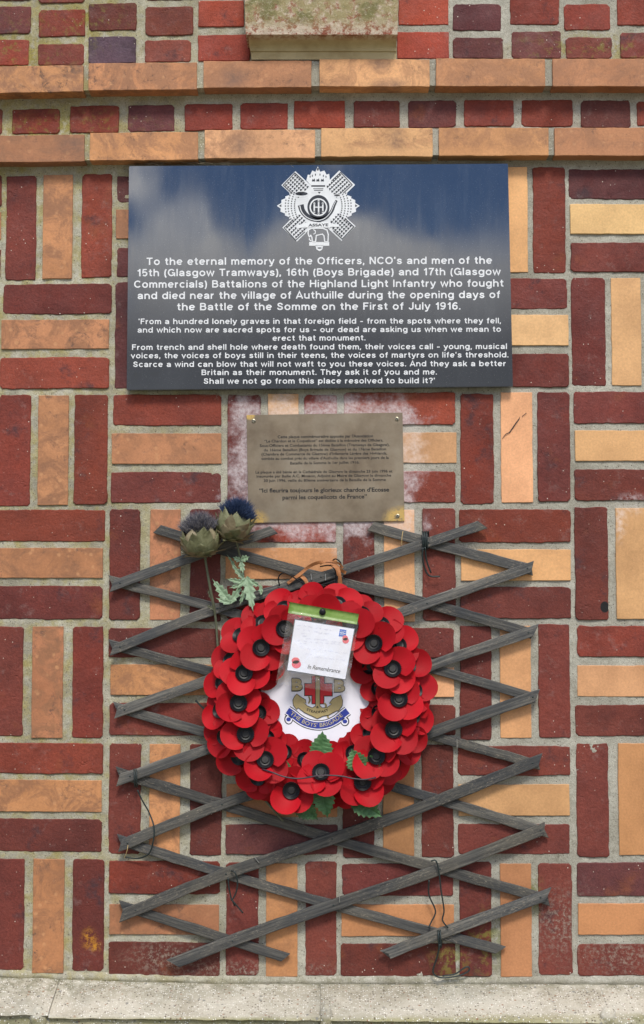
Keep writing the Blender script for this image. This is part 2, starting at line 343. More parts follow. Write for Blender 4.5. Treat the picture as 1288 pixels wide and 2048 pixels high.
# ------------------------------------------------------------------ object helpers
def link(name, me, mat=None, parent=None, loc=None, smooth=False):
    o = bpy.data.objects.new(name, me); col.objects.link(o)
    if mat is not None and me is not None and not me.materials: me.materials.append(mat)
    if loc is not None: o.location = loc
    if parent is not None:
        o.parent = parent
    if smooth: me.polygons.foreach_set('use_smooth', [True]*len(me.polygons))
    return o
def mesh(name, vs, fs):
    me = bpy.data.meshes.new(name); me.from_pydata([tuple(v) for v in vs], [], fs); me.update(); return me
def empty(name, loc, label=None, cat=None, group=None):
    o = bpy.data.objects.new(name, None); col.objects.link(o); o.location = loc; o.empty_display_size = .05
    tag(o, label, cat, group); return o
def tag(o, label=None, cat=None, group=None, kind=None):
    if label: o['label'] = label
    if cat: o['category'] = cat
    if group: o['group'] = group
    if kind: o['kind'] = kind
    return o
def place(name, vs, fs, mat, parent=None, smooth=False, origin=None):
    """vertices in world space; the object's origin goes to their middle (parents never rotate)"""
    c = origin or sum(vs, Vector())/len(vs)
    me = mesh(name, [v-c for v in vs], fs)
    return link(name, me, mat, parent, c-(parent_world(parent) if parent else Vector()), smooth)
def parent_world(p):
    v = Vector()
    while p: v += p.location; p = p.parent
    return v
class MB:
    def __init__(s): s.v = []; s.f = []
    def add(s, vs, fs):
        n = len(s.v); s.v += [Vector(v) for v in vs]; s.f += [tuple(i+n for i in f) for f in fs]
    def build(s, name, mat, parent=None, smooth=False, origin=None): return place(name, s.v, s.f, mat, parent, smooth, origin)
def tube(mb, pts, r, n=7):
    pts = [Vector(p) for p in pts]; rings = []
    up = Vector((0, 1, .1)).normalized()
    for i, p in enumerate(pts):
        d = (pts[min(i+1, len(pts)-1)]-pts[max(i-1, 0)]).normalized()
        a = d.cross(up)
        if a.length < .01: a = d.cross(Vector((1, 0, 0)))
        a.normalize(); b = d.cross(a); rr = r(i/(len(pts)-1)) if callable(r) else r
        rings.append([p+a*rr*math.cos(t)+b*rr*math.sin(t) for t in [2*math.pi*k/n for k in range(n)]])
    vs = [v for q in rings for v in q]
    fs = [(i*n+k, i*n+(k+1) % n, (i+1)*n+(k+1) % n, (i+1)*n+k) for i in range(len(pts)-1) for k in range(n)]
    fs += [tuple(range(n))[::-1], tuple((len(pts)-1)*n+k for k in range(n))]
    mb.add(vs, fs)
def spline(pts, per=8):
    pts = [Vector(p) for p in pts]; P = [2*pts[0]-pts[1]]+pts+[2*pts[-1]-pts[-2]]; out = []
    for i in range(1, len(P)-2):
        for k in range(per):
            t = k/per; a, b, c, d = P[i-1:i+3]
            out.append(.5*((2*b)+(c-a)*t+(2*a-5*b+4*c-d)*t*t+(3*b-a-3*c+d)*t**3))
    out.append(pts[-1]); return out
def wpts(lst): return [U(*p) for p in lst]

# ------------------------------------------------------------------ ground
zb = U(644, 2048, .12).z
ground = place('ground', [Vector((-900, -900, 0)), Vector((900, -900, 0)), Vector((900, 900, 0)), Vector((-900, 900, 0))], [(0, 1, 2, 3)], GROUND)
tag(ground, kind='structure')

# ------------------------------------------------------------------ the wall
wall = empty('memorial_wall', (0, 0, 0), 'brick memorial wall in red and orange basketweave with two orange string courses', 'wall')
T = {'R': (.195, .041, .026), 'D': (.140, .034, .026), 'B': (.11, .034, .033), 'P': (.10, .06, .085), 'V': (.26, .050, .030), 'M': (.17, .045, .032),
     'O': (.49, .225, .095), 'Q': (.41, .178, .080), 'Y': (.74, .47, .21), 'L': (.64, .345, .155)}
def vary(c, a=.20):
    k = 1+random.uniform(-a, a); return (c[0]*k, c[1]*k*(1+random.uniform(-.06, .06)), c[2]*k*(1+random.uniform(-.06, .06)), 1)
def outline(x0, y0, x1, y1, rough, rad):
    pts = []; step = 7
    c = [(x0, y0), (x1, y0), (x1, y1), (x0, y1)]
    rr = [rad*random.uniform(.3, 1.5) for _ in c]
    for i in range(4):
        a = Vector(c[i]).to_2d() if False else Vector((*c[i], 0)); b = Vector((*c[(i+1) % 4], 0)); d = (b-a); L = d.length; d.normalize(); nrm = Vector((-d.y, d.x, 0))
        n = max(3, int(L/step)); ra, rb = rr[i], rr[(i+1) % 4]; ph = random.uniform(0, 9); prev = 0
        for k in range(n+1):
            s = ra+(L-ra-rb)*k/n
            prev = prev*.55+random.gauss(0, rough)*.8
            off = prev+rough*.6*math.sin(s*.03+ph)
            if random.random() < .06 and rough > .6: off += random.uniform(1, 4)
            pts.append(a+d*s+nrm*off)
    return pts
def skew(p, yc, xc):
    x, y = p[0], p[1]
    x2 = x+(x-644)*2.0e-5*(y-yc)
    sl = (yc-1100)*2.0e-5*max(0, min(1, (644-xc)/644))
    return x2, y+(x-xc)*sl
def brick(x0, y0, x1, y1, tone, depth=0., label=None, back=-.05, tracked=True):
    orange = tone in 'OQYL'; rough, rad = (.28, .8) if orange else (.52, 4.)
    if tone == 'V': rough, rad = .35, 1.2
    xc, yc = (x0+x1)/2, (y0+y1)/2
    pr = depth+(random.uniform(.001, .0025) if orange else random.uniform(.0000, .0022))
    o = [skew(p, yc, xc) for p in outline(x0, y0, x1, y1, rough, rad)]
    c = Vector((xc, yc, 0)); n = len(o); ins = .8 if orange else 1.3
    tx, tz = random.uniform(-.012, .012), random.uniform(-.012, .012)
    def ring(inset, d):
        out = []
        for (x, y) in o:
            v = Vector((x, y, 0))-c
            vx = v.x-math.copysign(min(inset, abs(v.x)), v.x)*(abs(v.x) > (x1-x0)/2-rad-4); vy = v.y-math.copysign(min(inset, abs(v.y)), v.y)*(abs(v.y) > (y1-y0)/2-rad-4)
            q = U(c.x+vx, c.y+vy, depth); q.y = -d-(vx*tx+vy*tz)*.001*(1 if d > back else 0); out.append(q)
        return out
    vs = ring(0, back)+ring(0, pr-(.0006 if orange else .0012))+ring(ins, pr)
    fs = [(k, (k+1) % n, n+(k+1) % n, n+k) for k in range(n)]+[(n+k, n+(k+1) % n, 2*n+(k+1) % n, 2*n+k) for k in range(n)]
    fs.append(tuple(range(2*n, 3*n)))
    b = place('brick', vs, fs, ORA if orange else RED, wall)
    b.color = vary(T[tone])
    if label: b['label'] = label
    return b

rows = '''
12 352 72 560 D;86 350 145 558 Q;163 348 224 555 R;-60 350 3 412 D;-60 425 2 480 O;-60 495 1 556 D
234 351 445 404 B;232 419 445 477 O;233 495 445 554 B
456 350 518 556 D;533 350 596 556 O;610 350 672 556 R;686 345 905 402 D;686 418 905 474 O;686 488 905 548 D
918 338 978 548 R;993 335 1055 545 L;1066 335 1131 546 R;1137 338 1390 398 B;1140 409 1390 468 Y;1141 486 1390 544 D
6 568 223 628 D;3 640 218 698 Q;0 715 218 777 R;230 565 290 778 B;305 565 366 776 O;380 565 442 776 D
455 566 676 626 D;455 640 676 698 O;455 712 676 774 R;690 562 750 776 R;765 562 828 775 O;842 560 905 774 D
916 557 1134 618 D;918 630 1137 691 Y;918 708 1138 774 D;1143 555 1211 772 D;1223 556 1282 771 L;1292 556 1356 771 D
-2 790 61 1012 R;76 791 137 1010 Q;148 789 215 1009 R;227 789 443 851 R;224 867 443 928 Q;222 944 442 1006 D
455 790 521 1012 D;536 788 597 1010 L;609 790 674 1012 R;688 785 910 850 R;690 865 913 926 L;690 943 911 1005 R
921 788 987 1008 R;1002 785 1065 1005 L;1075 784 1140 1003 D;1148 784 1395 847 D;1150 861 1395 922 L;1149 939 1395 1001 D
-8 1020 210 1083 R;-8 1096 206 1156 Q;-8 1172 205 1238 D;219 1018 280 1240 D;300 1019 361 1240 Q;380 1018 441 1243 D
452 1024 672 1085 R;451 1096 674 1158 O;453 1172 674 1238 D;686 1022 749 1245 D;768 1019 829 1243 L;845 1017 911 1242 D
918 1019 1141 1085 R;922 1099 1141 1161 L;920 1174 1142 1237 D;1150 1014 1216 1240 D;1232 1016 1296 1238 L;1310 1016 1376 1238 R
-20 1253 46 1472 D;64 1253 126 1476 Q;145 1253 206 1476 R;217 1256 440 1315 D;221 1329 440 1390 O;219 1406 440 1471 D
453 1252 515 1478 D;531 1252 593 1478 O;608 1252 672 1478 R;686 1255 908 1316 D;686 1335 908 1394 L;686 1410 911 1470 D
920 1252 983 1480 D;1000 1252 1062 1476 L;1077 1248 1140 1475 D;1154 1252 1395 1313 R;1155 1331 1395 1393 L;1151 1410 1395 1472 D
-8 1486 206 1547 R;-8 1560 203 1623 Q;-8 1638 203 1703 D;218 1487 282 1708 D;299 1488 360 1709 O;380 1488 443 1711 D
453 1497 672 1552 D;453 1568 674 1634 O;451 1649 675 1709 B;686 1492 748 1716 D;766 1490 828 1712 O;843 1490 907 1715 D
916 1492 1140 1551 D;917 1569 1139 1631 L;916 1648 1140 1708 D;1153 1487 1217 1714 D;1237 1487 1300 1710 O;1315 1487 1378 1710 D
-20 1718 48 1940 D;66 1718 128 1946 Q;145 1719 208 1943 D;218 1722 440 1788 R;219 1809 438 1869 Q;217 1884 440 1952 D
452 1725 517 1951 D;532 1727 595 1953 O;611 1724 673 1952 D;684 1728 906 1792 D;683 1809 908 1872 O;682 1887 912 1953 D
919 1724 983 1952 D;1001 1727 1063 1953 O;1077 1727 1144 1951 D;1154 1725 1395 1792 B;1156 1807 1395 1869 O;1155 1888 1395 1951 D
-60 14 62 68 B;77 20 170 73 R;178 7 273 61 D;291 14 386 71 M;-60 80 58 131 R;76 88 168 131 D;177 74 272 127 P;290 80 382 124 M
906 8 1002 61 B;906 75 1006 117 B;1020 -12 1118 49 R;1023 63 1122 117 B;1128 8 1220 60 R;1132 75 1223 117 M;1234 -12 1335 50 R;1240 66 1335 117 M
-75 -52 62 2 D;77 -45 170 6 M;178 -60 273 -6 R;291 -52 386 0 R;906 -60 1002 -8 D;1020 -80 1118 -26 R;1128 -58 1220 -6 D;1234 -80 1335 -26 R
397 2 488 54 V;396 70 500 122 V;397 -66 488 -14 V;797 -4 897 50 V;794 64 898 117 V;797 -70 897 -18 V
'''
for part in rows.replace('\n', ';').split(';'):
    q = part.split()
    if q: brick(*[float(a) for a in q[:4]], q[4])
# middle header row between the string courses
for (x0, x1, y0, y1, t) in [(-85, 5, 217, 268, 'M'), (24, 120, 216, 266, 'R'), (140, 238, 210, 265, 'R'), (256, 349, 208, 262, 'B'), (369, 465, 206, 260, 'R'), (481, 576, 204, 258, 'R'),
                            (588, 690, 200, 256, 'V'), (708, 800, 200, 254, 'D'), (816, 912, 199, 254, 'B'), (928, 1027, 198, 252, 'R'), (1044, 1146, 198, 252, 'R'), (1161, 1261, 199, 255, 'B'), (1274, 1365, 201, 250, 'R')]:
    brick(x0, y0+2, x1, y1+1, t)
# string courses
def course(segs, yt, yb, d, tones):
    for (x0, x1), t in zip(segs, tones):
        xm = (x0+x1)/2
        f = lambda tab, x: next(a[1]+(b[1]-a[1])*(x-a[0])/(b[0]-a[0]) for a, b in zip(tab, tab[1:]) if a[0] <= x <= b[0])
        brick(x0, f(yt, xm), x1, f(yb, xm), t, depth=d, back=-.03)
course([(-62, 167), (177, 394), (407, 623), (639, 859), (872, 1090), (1105, 1325)], [(-200, 136), (0, 134), (200, 128), (400, 124), (600, 121), (860, 118), (1500, 118)], [(-200, 190), (0, 187), (200, 182), (400, 178), (600, 174), (860, 173), (1500, 174)], .036, 'OOOLOO')
course([(-54, 169), (180, 396), (409, 630), (642, 865), (878, 1097), (1109, 1328)], [(-200, 276), (0, 273), (200, 267), (400, 263), (600, 258), (860, 256), (1500, 256)], [(-200, 328), (0, 326), (200, 322), (400, 319), (600, 315), (860, 312), (1500, 312)], .030, 'QOLLOQ')
# the wall goes on past the frame
for r, (ya, yb) in enumerate([(346, 558), (568, 776), (789, 1008), (1019, 1240), (1252, 1476), (1488, 1710), (1722, 1950)]):
    for x0, vert in ((-240, r % 2 == 1), (1408, r % 2 == 1)):
        if vert and x0 < 0: vert = True
        for k in range(3):
            t = 'DOR'[k]
            if vert: brick(x0+k*76, ya, x0+k*76+62, yb, t)
            else: brick(x0, ya+k*(yb-ya)/3+2, x0+216, ya+(k+1)*(yb-ya)/3-12, t)
# mortar: an uneven bed that fills the joints
def mortar_sheet(x0, y0, x1, y1, d, step, amp, name='mortar'):
    from mathutils import noise as nz
    a, b = U(x0, y1), U(x1, y0); nx = int((b.x-a.x)/step); nzz = int((b.z-a.z)/step); vs = []; fs = []
    for j in range(nzz+1):
        for i in range(nx+1):
            x = a.x+(b.x-a.x)*i/nx; z = a.z+(b.z-a.z)*j/nzz
            h = nz.noise(Vector((x*38, 0, z*38)))*.0011+nz.noise(Vector((x*130, 5, z*130)))*.0009
            vs.append(Vector((x, -(d+h*amp), z)))
    for j in range(nzz):
        for i in range(nx):
            k = j*(nx+1)+i; fs.append((k, k+1, k+nx+2, k+nx+1))
    o = place(name, vs, fs, MOR, wall, True); return o
mortar_sheet(-300, -140, 1660, 2010, -.0018, .0045, 1.25)
def box_px(name, x0, y0, x1, y1, d0, d1, mat, parent, bev=.0015, sub=0):
    """box whose FRONT face has these px corners at depth d1; d0 is the back"""
    a = U(x0, y1, d1); b = U(x1, y0, d1)
    bm = bmesh.new(); bmesh.ops.create_cube(bm, size=1)
    for v in bm.verts: v.co = Vector((a.x+(b.x-a.x)*(v.co.x+.5), -d1+(d1-d0)*(v.co.y+.5), a.z+(b.z-a.z)*(v.co.z+.5)))
    if bev: bmesh.ops.bevel(bm, geom=bm.edges[:], offset=bev, segments=2, affect='EDGES')
    vs = [v.co.copy() for v in bm.verts]; fs = [tuple(v.index for v in f.verts) for f in bm.faces]; bm.free()
    return place(name, vs, fs, mat, parent)
# mortar of the string courses, following their slight slope
def strip(ytab, ybtab, d, name='mortar'):
    vs = []; fs = []
    xs = [-250, 0, 200, 400, 600, 860, 1100, 1560]
    f = lambda tab, x: next(a[1]+(b[1]-a[1])*(x-a[0])/(b[0]-a[0]) for a, b in zip(tab, tab[1:]) if a[0] <= x <= b[0])
    for x in xs:
        t = U(x, f(ytab, x), d); b = U(x, f(ybtab, x), d)
        vs += [Vector((t.x, .02, t.z)), t, b, Vector((b.x, .02, b.z))]
    for i in range(len(xs)-1):
        for k in range(4): fs.append((i*4+k, i*4+4+k, i*4+4+(k+1) % 4, i*4+(k+1) % 4))
    place(name, vs, fs, MOR, wall)
strip([(-300, 139), (0, 136), (200, 130), (400, 126), (600, 123), (860, 120), (1600, 120)], [(-300, 188), (0, 185), (200, 180), (400, 176), (600, 172), (860, 171), (1600, 172)], .031)
strip([(-300, 278), (0, 275), (200, 269), (400, 265), (600, 260), (860, 258), (1600, 258)], [(-300, 327), (0, 324), (200, 320), (400, 317), (600, 313), (860, 310), (1600, 310)], .0255)
# wall body behind
core = MB(); a = U(-300, 2010); b = U(1660, -140)
core.add([(a.x-.002, .02, 0), (b.x+.002, .02, 0), (b.x+.002, .45, 0), (a.x-.002, .45, 0), (a.x-.002, .02, b.z), (b.x+.002, .02, b.z), (b.x+.002, .45, b.z), (a.x-.002, .45, b.z)],
         [(0, 1, 5, 4), (1, 2, 6, 5), (2, 3, 7, 6), (3, 0, 4, 7), (4, 5, 6, 7)])
core.build('wall_core', MOR, wall)
# corbel stone (profile swept across, with a cove below its face)
def corbel():
    prof = [(-90, .075, 489, 797), (20, .075, 490, 796), (60, .075, 491, 795), (69, .0745, 492, 795), (71, .070, 493, 794)]
    for k in range(7):
        t = k/6; prof.append((72+29*t, .068-.030*math.sin(t*math.pi/2), 496+5*t, 793-.5*t))
    prof += [(102, .038, 501, 793), (104, .0345, 502, 793), (119, .034, 503, 792)]
    nx = 40; vs = []; fs = []
    from mathutils import noise as nz
    for (y, d, xa, xb) in prof:
        for i in range(nx+1):
            x = xa+(xb-xa)*i/nx; j = nz.noise(Vector((x*.06, y*.05, 3)))*(.0018 if y < 72 else .0005)
            vs.append(U(x, y+(nz.noise(Vector((x*.05, 1, 2)))*1.3 if y in (69, 71) else 0), d+j))
    n = nx+1
    for r in range(len(prof)-1):
        for i in range(nx): fs.append((r*n+i, r*n+i+1, (r+1)*n+i+1, (r+1)*n+i))
    # side cheeks and underside go back to the wall
    m = len(vs)
    for r, (y, d, xa, xb) in enumerate(prof):
        for s, i in ((0, 0), (1, nx)):
            q = vs[r*n+i].copy(); q.y = .01; vs.append(q)
    for r in range(len(prof)-1):
        fs.append((r*n, (r+1)*n, m+2*r+2, m+2*r)); fs.append((r*n+nx, m+2*r+1, m+2*r+3, (r+1)*n+nx))
    return place('corbel_stone', vs, fs, COR, wall)
corbel()
# mortar fillet along the foot, then the sloped concrete plinth blocks
def plinth(x0, x1, ye0, ye1, jag):
    from mathutils import noise as nz
    nx = max(6, int((x1-x0)/9)); vs = []; fs = []
    prof = [(0, .0), (.25, .0), (.5, .0), (.75, .0), (.96, 0), (1., 0)]
    for i in range(nx+1):
        x = x0+(x1-x0)*i/nx; ye = ye0+(ye1-ye0)*i/nx+nz.noise(Vector((x*.03, jag, 0)))*2.5+nz.noise(Vector((x*.15, jag, 4)))*.9
        a = U(x, 1964-13*max(0, min(1, (430-x)/430)), 0); a.y = .012; e = U(x, ye, .12)
        a.x = e.x
        for k, (t, _) in enumerate(prof):
            p = a.lerp(e, t); p.z += nz.noise(Vector((p.x*25, p.y*25, 7)))*.0016*(t > 0); vs.append(p)
        vs.append(Vector((e.x, e.y-.003, e.z-.006))); vs.append(Vector((e.x, e.y+.006, e.z-.011))); vs.append(Vector((e.x, e.y+.006, .0)))
    n = len(prof)+3
    for i in range(nx):
        for k in range(n-1): fs.append((i*n+k, (i+1)*n+k, (i+1)*n+k+1, i*n+k+1))
    fs.append(tuple(range(n))); fs.append(tuple(nx*n+k for k in range(n))[::-1])
    return place('plinth_block', vs, fs, CON, wall)
plinth(-520, 97, 2025, 2023, 1.); plinth(97.6, 640, 2029, 2034, 2.); plinth(640.6, 1222, 2034, 2040, 3.); plinth(1222.6, 1800, 2040, 2041, 4.)
def fillet():
    from mathutils import noise as nz
    vs = []; fs = []; nx = 160
    for i in range(nx+1):
        x = -290+1940*i/nx; s = 13*max(0, min(1, (430-x)/430))
        for (y, d) in ((1948-s, -.006), (1954-s, .001), (1958-s, .003), (1962-s, .005), (1966-s, .004), (1970-s, .001)):
            vs.append(U(x, y+nz.noise(Vector((x*.03, y*.1, 0)))*3.5, d+nz.noise(Vector((x*.05, y*.03, 2)))*.003))
    for i in range(nx):
        for k in range(5): q = i*6+k; fs.append((q, q+6, q+7, q+1))
    place('mortar_fillet', vs, fs, MOR, wall, True)
fillet()
# cement lumps over the plinth joints
for (x, y, wd, hh) in ((76, 2040, 26, 26), (652, 2040, 22, 30), (1216, 2040, 26, 26)):
    bm = bmesh.new(); bmesh.ops.create_icosphere(bm, subdivisions=3, radius=1)
    from mathutils import noise as nz
    c = U(x, y, .112)
    vs = [Vector((c.x+v.co.x*wd*.0006*(1+.25*nz.noise(v.co*2+Vector((x, 0, 0)))), c.y+v.co.y*.014*(1+.5*nz.noise(v.co*2.6)), c.z+v.co.z*hh*.001)) for v in bm.verts]
    fs = [tuple(v.index for v in f.verts) for f in bm.faces]; bm.free()
    place('joint_mortar', vs, fs, CON, wall, True)

# ------------------------------------------------------------------ flat lettering and marks
_tc = {}
def glyphs(s, off=0., shear=0., res=3, space=1.):
    key = (s, off, shear, space)
    if key in _tc: return _tc[key]
    cu = bpy.data.curves.new('t', 'FONT'); cu.body = s; cu.size = 1; cu.offset = off; cu.shear = shear; cu.resolution_u = res; cu.space_character = space
    cu.fill_mode = 'FRONT' if hasattr(cu, 'fill_mode') else 'BOTH'
    o = bpy.data.objects.new('t', cu); col.objects.link(o)
    dg = bpy.context.evaluated_depsgraph_get(); me = bpy.data.meshes.new_from_object(o.evaluated_get(dg))
    out = ([(v.co.x, v.co.y) for v in me.vertices], [tuple(p.vertices) for p in me.polygons])
    bpy.data.objects.remove(o); bpy.data.curves.remove(cu); bpy.data.meshes.remove(me); _tc[key] = out
    return out
CAPH = max(y for x, y in glyphs('H')[0])
class Flat:
    """collects 2-D shapes in a picture frame (ox,oy,scale) and lays them on the plane at depth d"""
    def __init__(s, fr=(0, 0, 1), fn=None): s.fr = fr; s.v = []; s.f = []; s.fn = fn
    def P(s, x, y): return (s.fr[0]+x/s.fr[2], s.fr[1]+y/s.fr[2])
    def poly(s, pts): n = len(s.v); s.v += [s.P(*p) for p in pts]; s.f.append(tuple(range(n, n+len(pts)))); return s
    def rect(s, a, b, c, d): return s.poly([(a, b), (c, b), (c, d), (a, d)])
    def stroke(s, pts, wd, closed=False):
        pts = [Vector(p) for p in pts]; N = len(pts); L = []; 
        for i, p in enumerate(pts):
            if closed: a, b = pts[i-1], pts[(i+1) % N]
            else: a, b = pts[max(0, i-1)], pts[min(N-1, i+1)]
            d1 = (p-a).normalized() if (p-a).length > 0 else (b-p).normalized(); d2 = (b-p).normalized() if (b-p).length > 0 else d1
            d = (d1+d2); d = d.normalized() if d.length > .1 else d1
            nn = Vector((-d.y, d.x)); k = 1/max(.5, abs(nn.dot(Vector((-d1.y, d1.x)))))
            ww = wd(i/(N-1)) if callable(wd) else wd
            L.append((p+nn*ww/2*k, p-nn*ww/2*k))
        n = len(s.v)
        for a, b in L: s.v += [s.P(*a), s.P(*b)]
        for i in range(N if closed else N-1):
            j = (i+1) % N; s.f.append((n+2*i, n+2*j, n+2*j+1, n+2*i+1))
        return s
    def ell(s, cx, cy, rx, ry, n=32, a0=0): return s.poly([(cx+rx*math.cos(a0+2*math.pi*k/n), cy+ry*math.sin(a0+2*math.pi*k/n)) for k in range(n)])
    def ring(s, cx, cy, rx, ry, wd, n=40, a0=0, a1=2*math.pi):
        closed = abs(a1-a0) > 6.28; m = n if closed else n+1
        return s.stroke([(cx+rx*math.cos(a0+(a1-a0)*k/n), cy+ry*math.sin(a0+(a1-a0)*k/n)) for k in range(m)], wd, closed)
    def text(s, txt, x0, x1, yl, yr, cap, off=.0, shear=0., path=None):
        vs, fs = glyphs(txt, off, shear); mn = min(v[0] for v in vs); mx = max(v[0] for v in vs); n = len(s.v)
        for (x, y) in vs:
            u = (x-mn)/(mx-mn); h = y/CAPH*cap
            if path:
                k = path_at(path, u); s.v.append(s.P(k[0].x+k[1].x*h, k[0].y+k[1].y*h))
            else: s.v.append(s.P(x0+u*(x1-x0), yl+u*(yr-yl)-h))
        s.f += [tuple(i+n for i in f) for f in fs]; return s
    def build(s, name, mat, parent, d, label=None):
        vs = [U(q[0], q[1], d+(q[2] if len(q) > 2 else 0)) for q in s.v]
        o = place(name, vs, s.f, mat, parent)
        if label: o['label'] = label
        return o
def path_at(pts, u):
    pts = [Vector(p) for p in pts]; seg = [(b-a).length for a, b in zip(pts, pts[1:])]; L = sum(seg)*u
    for i, l in enumerate(seg):
        if L <= l or i == len(seg)-1:
            t = L/l; d = (pts[i+1]-pts[i]).normalized()
            if i+2 < len(pts): d = d.lerp((pts[i+2]-pts[i+1]).normalized(), max(0, t-.5))
            if i > 0: d = d.lerp((pts[i]-pts[i-1]).normalized(), max(0, .5-t))
            d.normalize(); return pts[i].lerp(pts[i+1], t), Vector((d.y, -d.x))
        L -= l

# a bold extended grotesque drawn as strokes (cap height 1)
def arc(cx, cy, rx, ry, a0, a1):
    n = max(4, int(abs(a1-a0)/22)); return [(cx+rx*math.cos(R(a0+(a1-a0)*k/n)), cy+ry*math.sin(R(a0+(a1-a0)*k/n))) for k in range(n+1)]
def oval(cx, cy, rx, ry): return arc(cx, cy, rx, ry, 0, 360)
_s = [(.57, .50), (.48, .62), (.33, .66), (.18, .62), (.13, .52), (.19, .42), (.34, .37), (.50, .32), (.57, .21), (.50, .11), (.34, .07), (.17, .11), (.08, .23)]
_six = [oval(.36, .32, .26, .25), [(.60, .80), (.54, .89), (.40, .93), (.22, .84), (.11, .60), (.10, .32)]]
GL = {'o': (.76, [oval(.38, .37, .29, .30)]), 'a': (.71, [[(.11, .48)]+arc(.35, .49, .24, .17, 150, 0)+[(.60, 0)], [(.58, .41), (.32, .37), (.15, .31), (.10, .20), (.17, .10), (.30, .07), (.46, .12), (.58, .25)]]),
 'b': (.78, [[(.10, 0), (.10, 1)], oval(.40, .37, .28, .30)]), 'c': (.70, [arc(.38, .37, .29, .30, 42, 318)]), 'd': (.77, [[(.67, 0), (.67, 1)], oval(.37, .37, .28, .30)]),
 'e': (.74, [[(.10, .38), (.66, .38)], arc(.38, .37, .29, .30, 4, 318)]), 'f': (.44, [[(.22, 0), (.22, .76)]+arc(.42, .76, .20, .17, 165, 90), [(.03, .66), (.43, .66)]]),
 'g': (.77, [oval(.37, .37, .28, .30), [(.67, .72), (.67, -.05)]+arc(.39, -.05, .28, .14, -15, -155)]), 'h': (.73, [[(.10, 0), (.10, 1)], arc(.37, .40, .26, .26, 165, 0)+[(.63, 0)]]),
 'i': (.20, [[(.10, 0), (.10, .72)], [(.10, .86), (.10, 1.0)]]), 'k': (.66, [[(.10, 0), (.10, 1)], [(.58, .72), (.14, .28)], [(.28, .44), (.62, 0)]]), 'l': (.20, [[(.10, 0), (.10, 1)]]),
 'm': (1.04, [[(.10, 0), (.10, .72)], arc(.32, .43, .20, .23, 165, 0)+[(.52, 0)], arc(.74, .43, .20, .23, 165, 0)+[(.94, 0)]]), 'n': (.73, [[(.10, 0), (.10, .72)], arc(.37, .40, .26, .26, 165, 0)+[(.63, 0)]]),
 'p': (.78, [[(.10, -.27), (.10, .72)], oval(.40, .37, .28, .30)]), 'r': (.46, [[(.10, 0), (.10, .72)], arc(.38, .38, .26, .27, 165, 85)]), 's': (.66, [_s]),
 't': (.46, [[(.22, .94), (.22, .22), (.27, .11), (.44, .08)], [(.03, .66), (.43, .66)]]), 'u': (.73, [[(.10, .72), (.10, .30)]+arc(.36, .30, .26, .23, 180, 345), [(.63, .72), (.63, 0)]]),
 'v': (.66, [[(.04, .72), (.33, .05), (.62, .72)]]), 'w': (.98, [[(.04, .72), (.26, .05), (.49, .68), (.72, .05), (.94, .72)]]), 'y': (.68, [[(.04, .72), (.35, .06)], [(.64, .72), (.32, -.10), (.22, -.19), (.06, -.19)]]),
 'x': (.66, [[(.04, .72), (.62, 0)], [(.62, .72), (.04, 0)]]),
 'A': (.86, [[(.04, 0), (.43, .96), (.82, 0)], [(.18, .29), (.68, .29)]]), 'B': (.80, [[(.10, 0), (.10, 1)], [(.14, .92)]+arc(.45, .73, .20, .19, 90, -90)+[(.14, .54)], [(.45, .54)]+arc(.47, .31, .24, .23, 80, -90)+[(.14, .08)]]),
 'C': (.88, [arc(.47, .5, .38, .42, 38, 322)]), 'F': (.68, [[(.10, 0), (.10, 1)], [(.14, .92), (.66, .92)], [(.14, .52), (.58, .52)]]), 'G': (.94, [arc(.47, .5, .38, .42, 38, 352)+[(.84, .46), (.52, .46)], [(.86, .44), (.86, 0)]]),
 'H': (.84, [[(.10, 0), (.10, 1)], [(.74, 0), (.74, 1)], [(.14, .52), (.70, .52)]]), 'I': (.20, [[(.10, 0), (.10, 1)]]), 'J': (.64, [[(.54, 1), (.54, .28)]+arc(.32, .28, .22, .20, -10, -180)]), 'L': (.64, [[(.10, 1), (.10, .08), (.62, .08)]]),
 'N': (.82, [[(.10, 0), (.10, 1)], [(.12, .97), (.70, .03)], [(.72, 0), (.72, 1)]]), 'O': (.96, [oval(.48, .5, .39, .42)]), 'S': (.80, [[(x*1.2, .5+(y-.365)*1.42) for x, y in _s]]), 'T': (.78, [[(.02, .92), (.76, .92)], [(.39, .90), (.39, 0)]]),
 '1': (.48, [[(.08, .72), (.28, .77), (.36, .98)], [(.36, 1), (.36, 0)]]), '5': (.70, [[(.60, .92), (.18, .92), (.13, .50)]+arc(.35, .33, .26, .25, 118, -145)]), '6': (.70, _six), '7': (.68, [[(.05, .92), (.62, .92), (.38, .5), (.27, 0)]]),
 '9': (.70, [[(.70-x, 1-y) for x, y in st_] for st_ in _six]), '.': (.20, [[(.10, 0), (.10, .17)]]), ',': (.20, [[(.11, .17), (.05, -.14)]]), "'": (.20, [[(.10, 1), (.08, .72)]]), '(': (.32, [arc(.42, .38, .32, .64, 118, 242)]),
 ')': (.32, [[(.32-x, y) for x, y in arc(.42, .38, .32, .64, 118, 242)]]), '–': (.50, [[(.03, .38), (.47, .38)]]), '?': (.66, [arc(.34, .72, .24, .20, 170, -40)+[(.36, .45), (.35, .28)], [(.35, 0), (.35, .16)]]), ' ': (.34, [])}
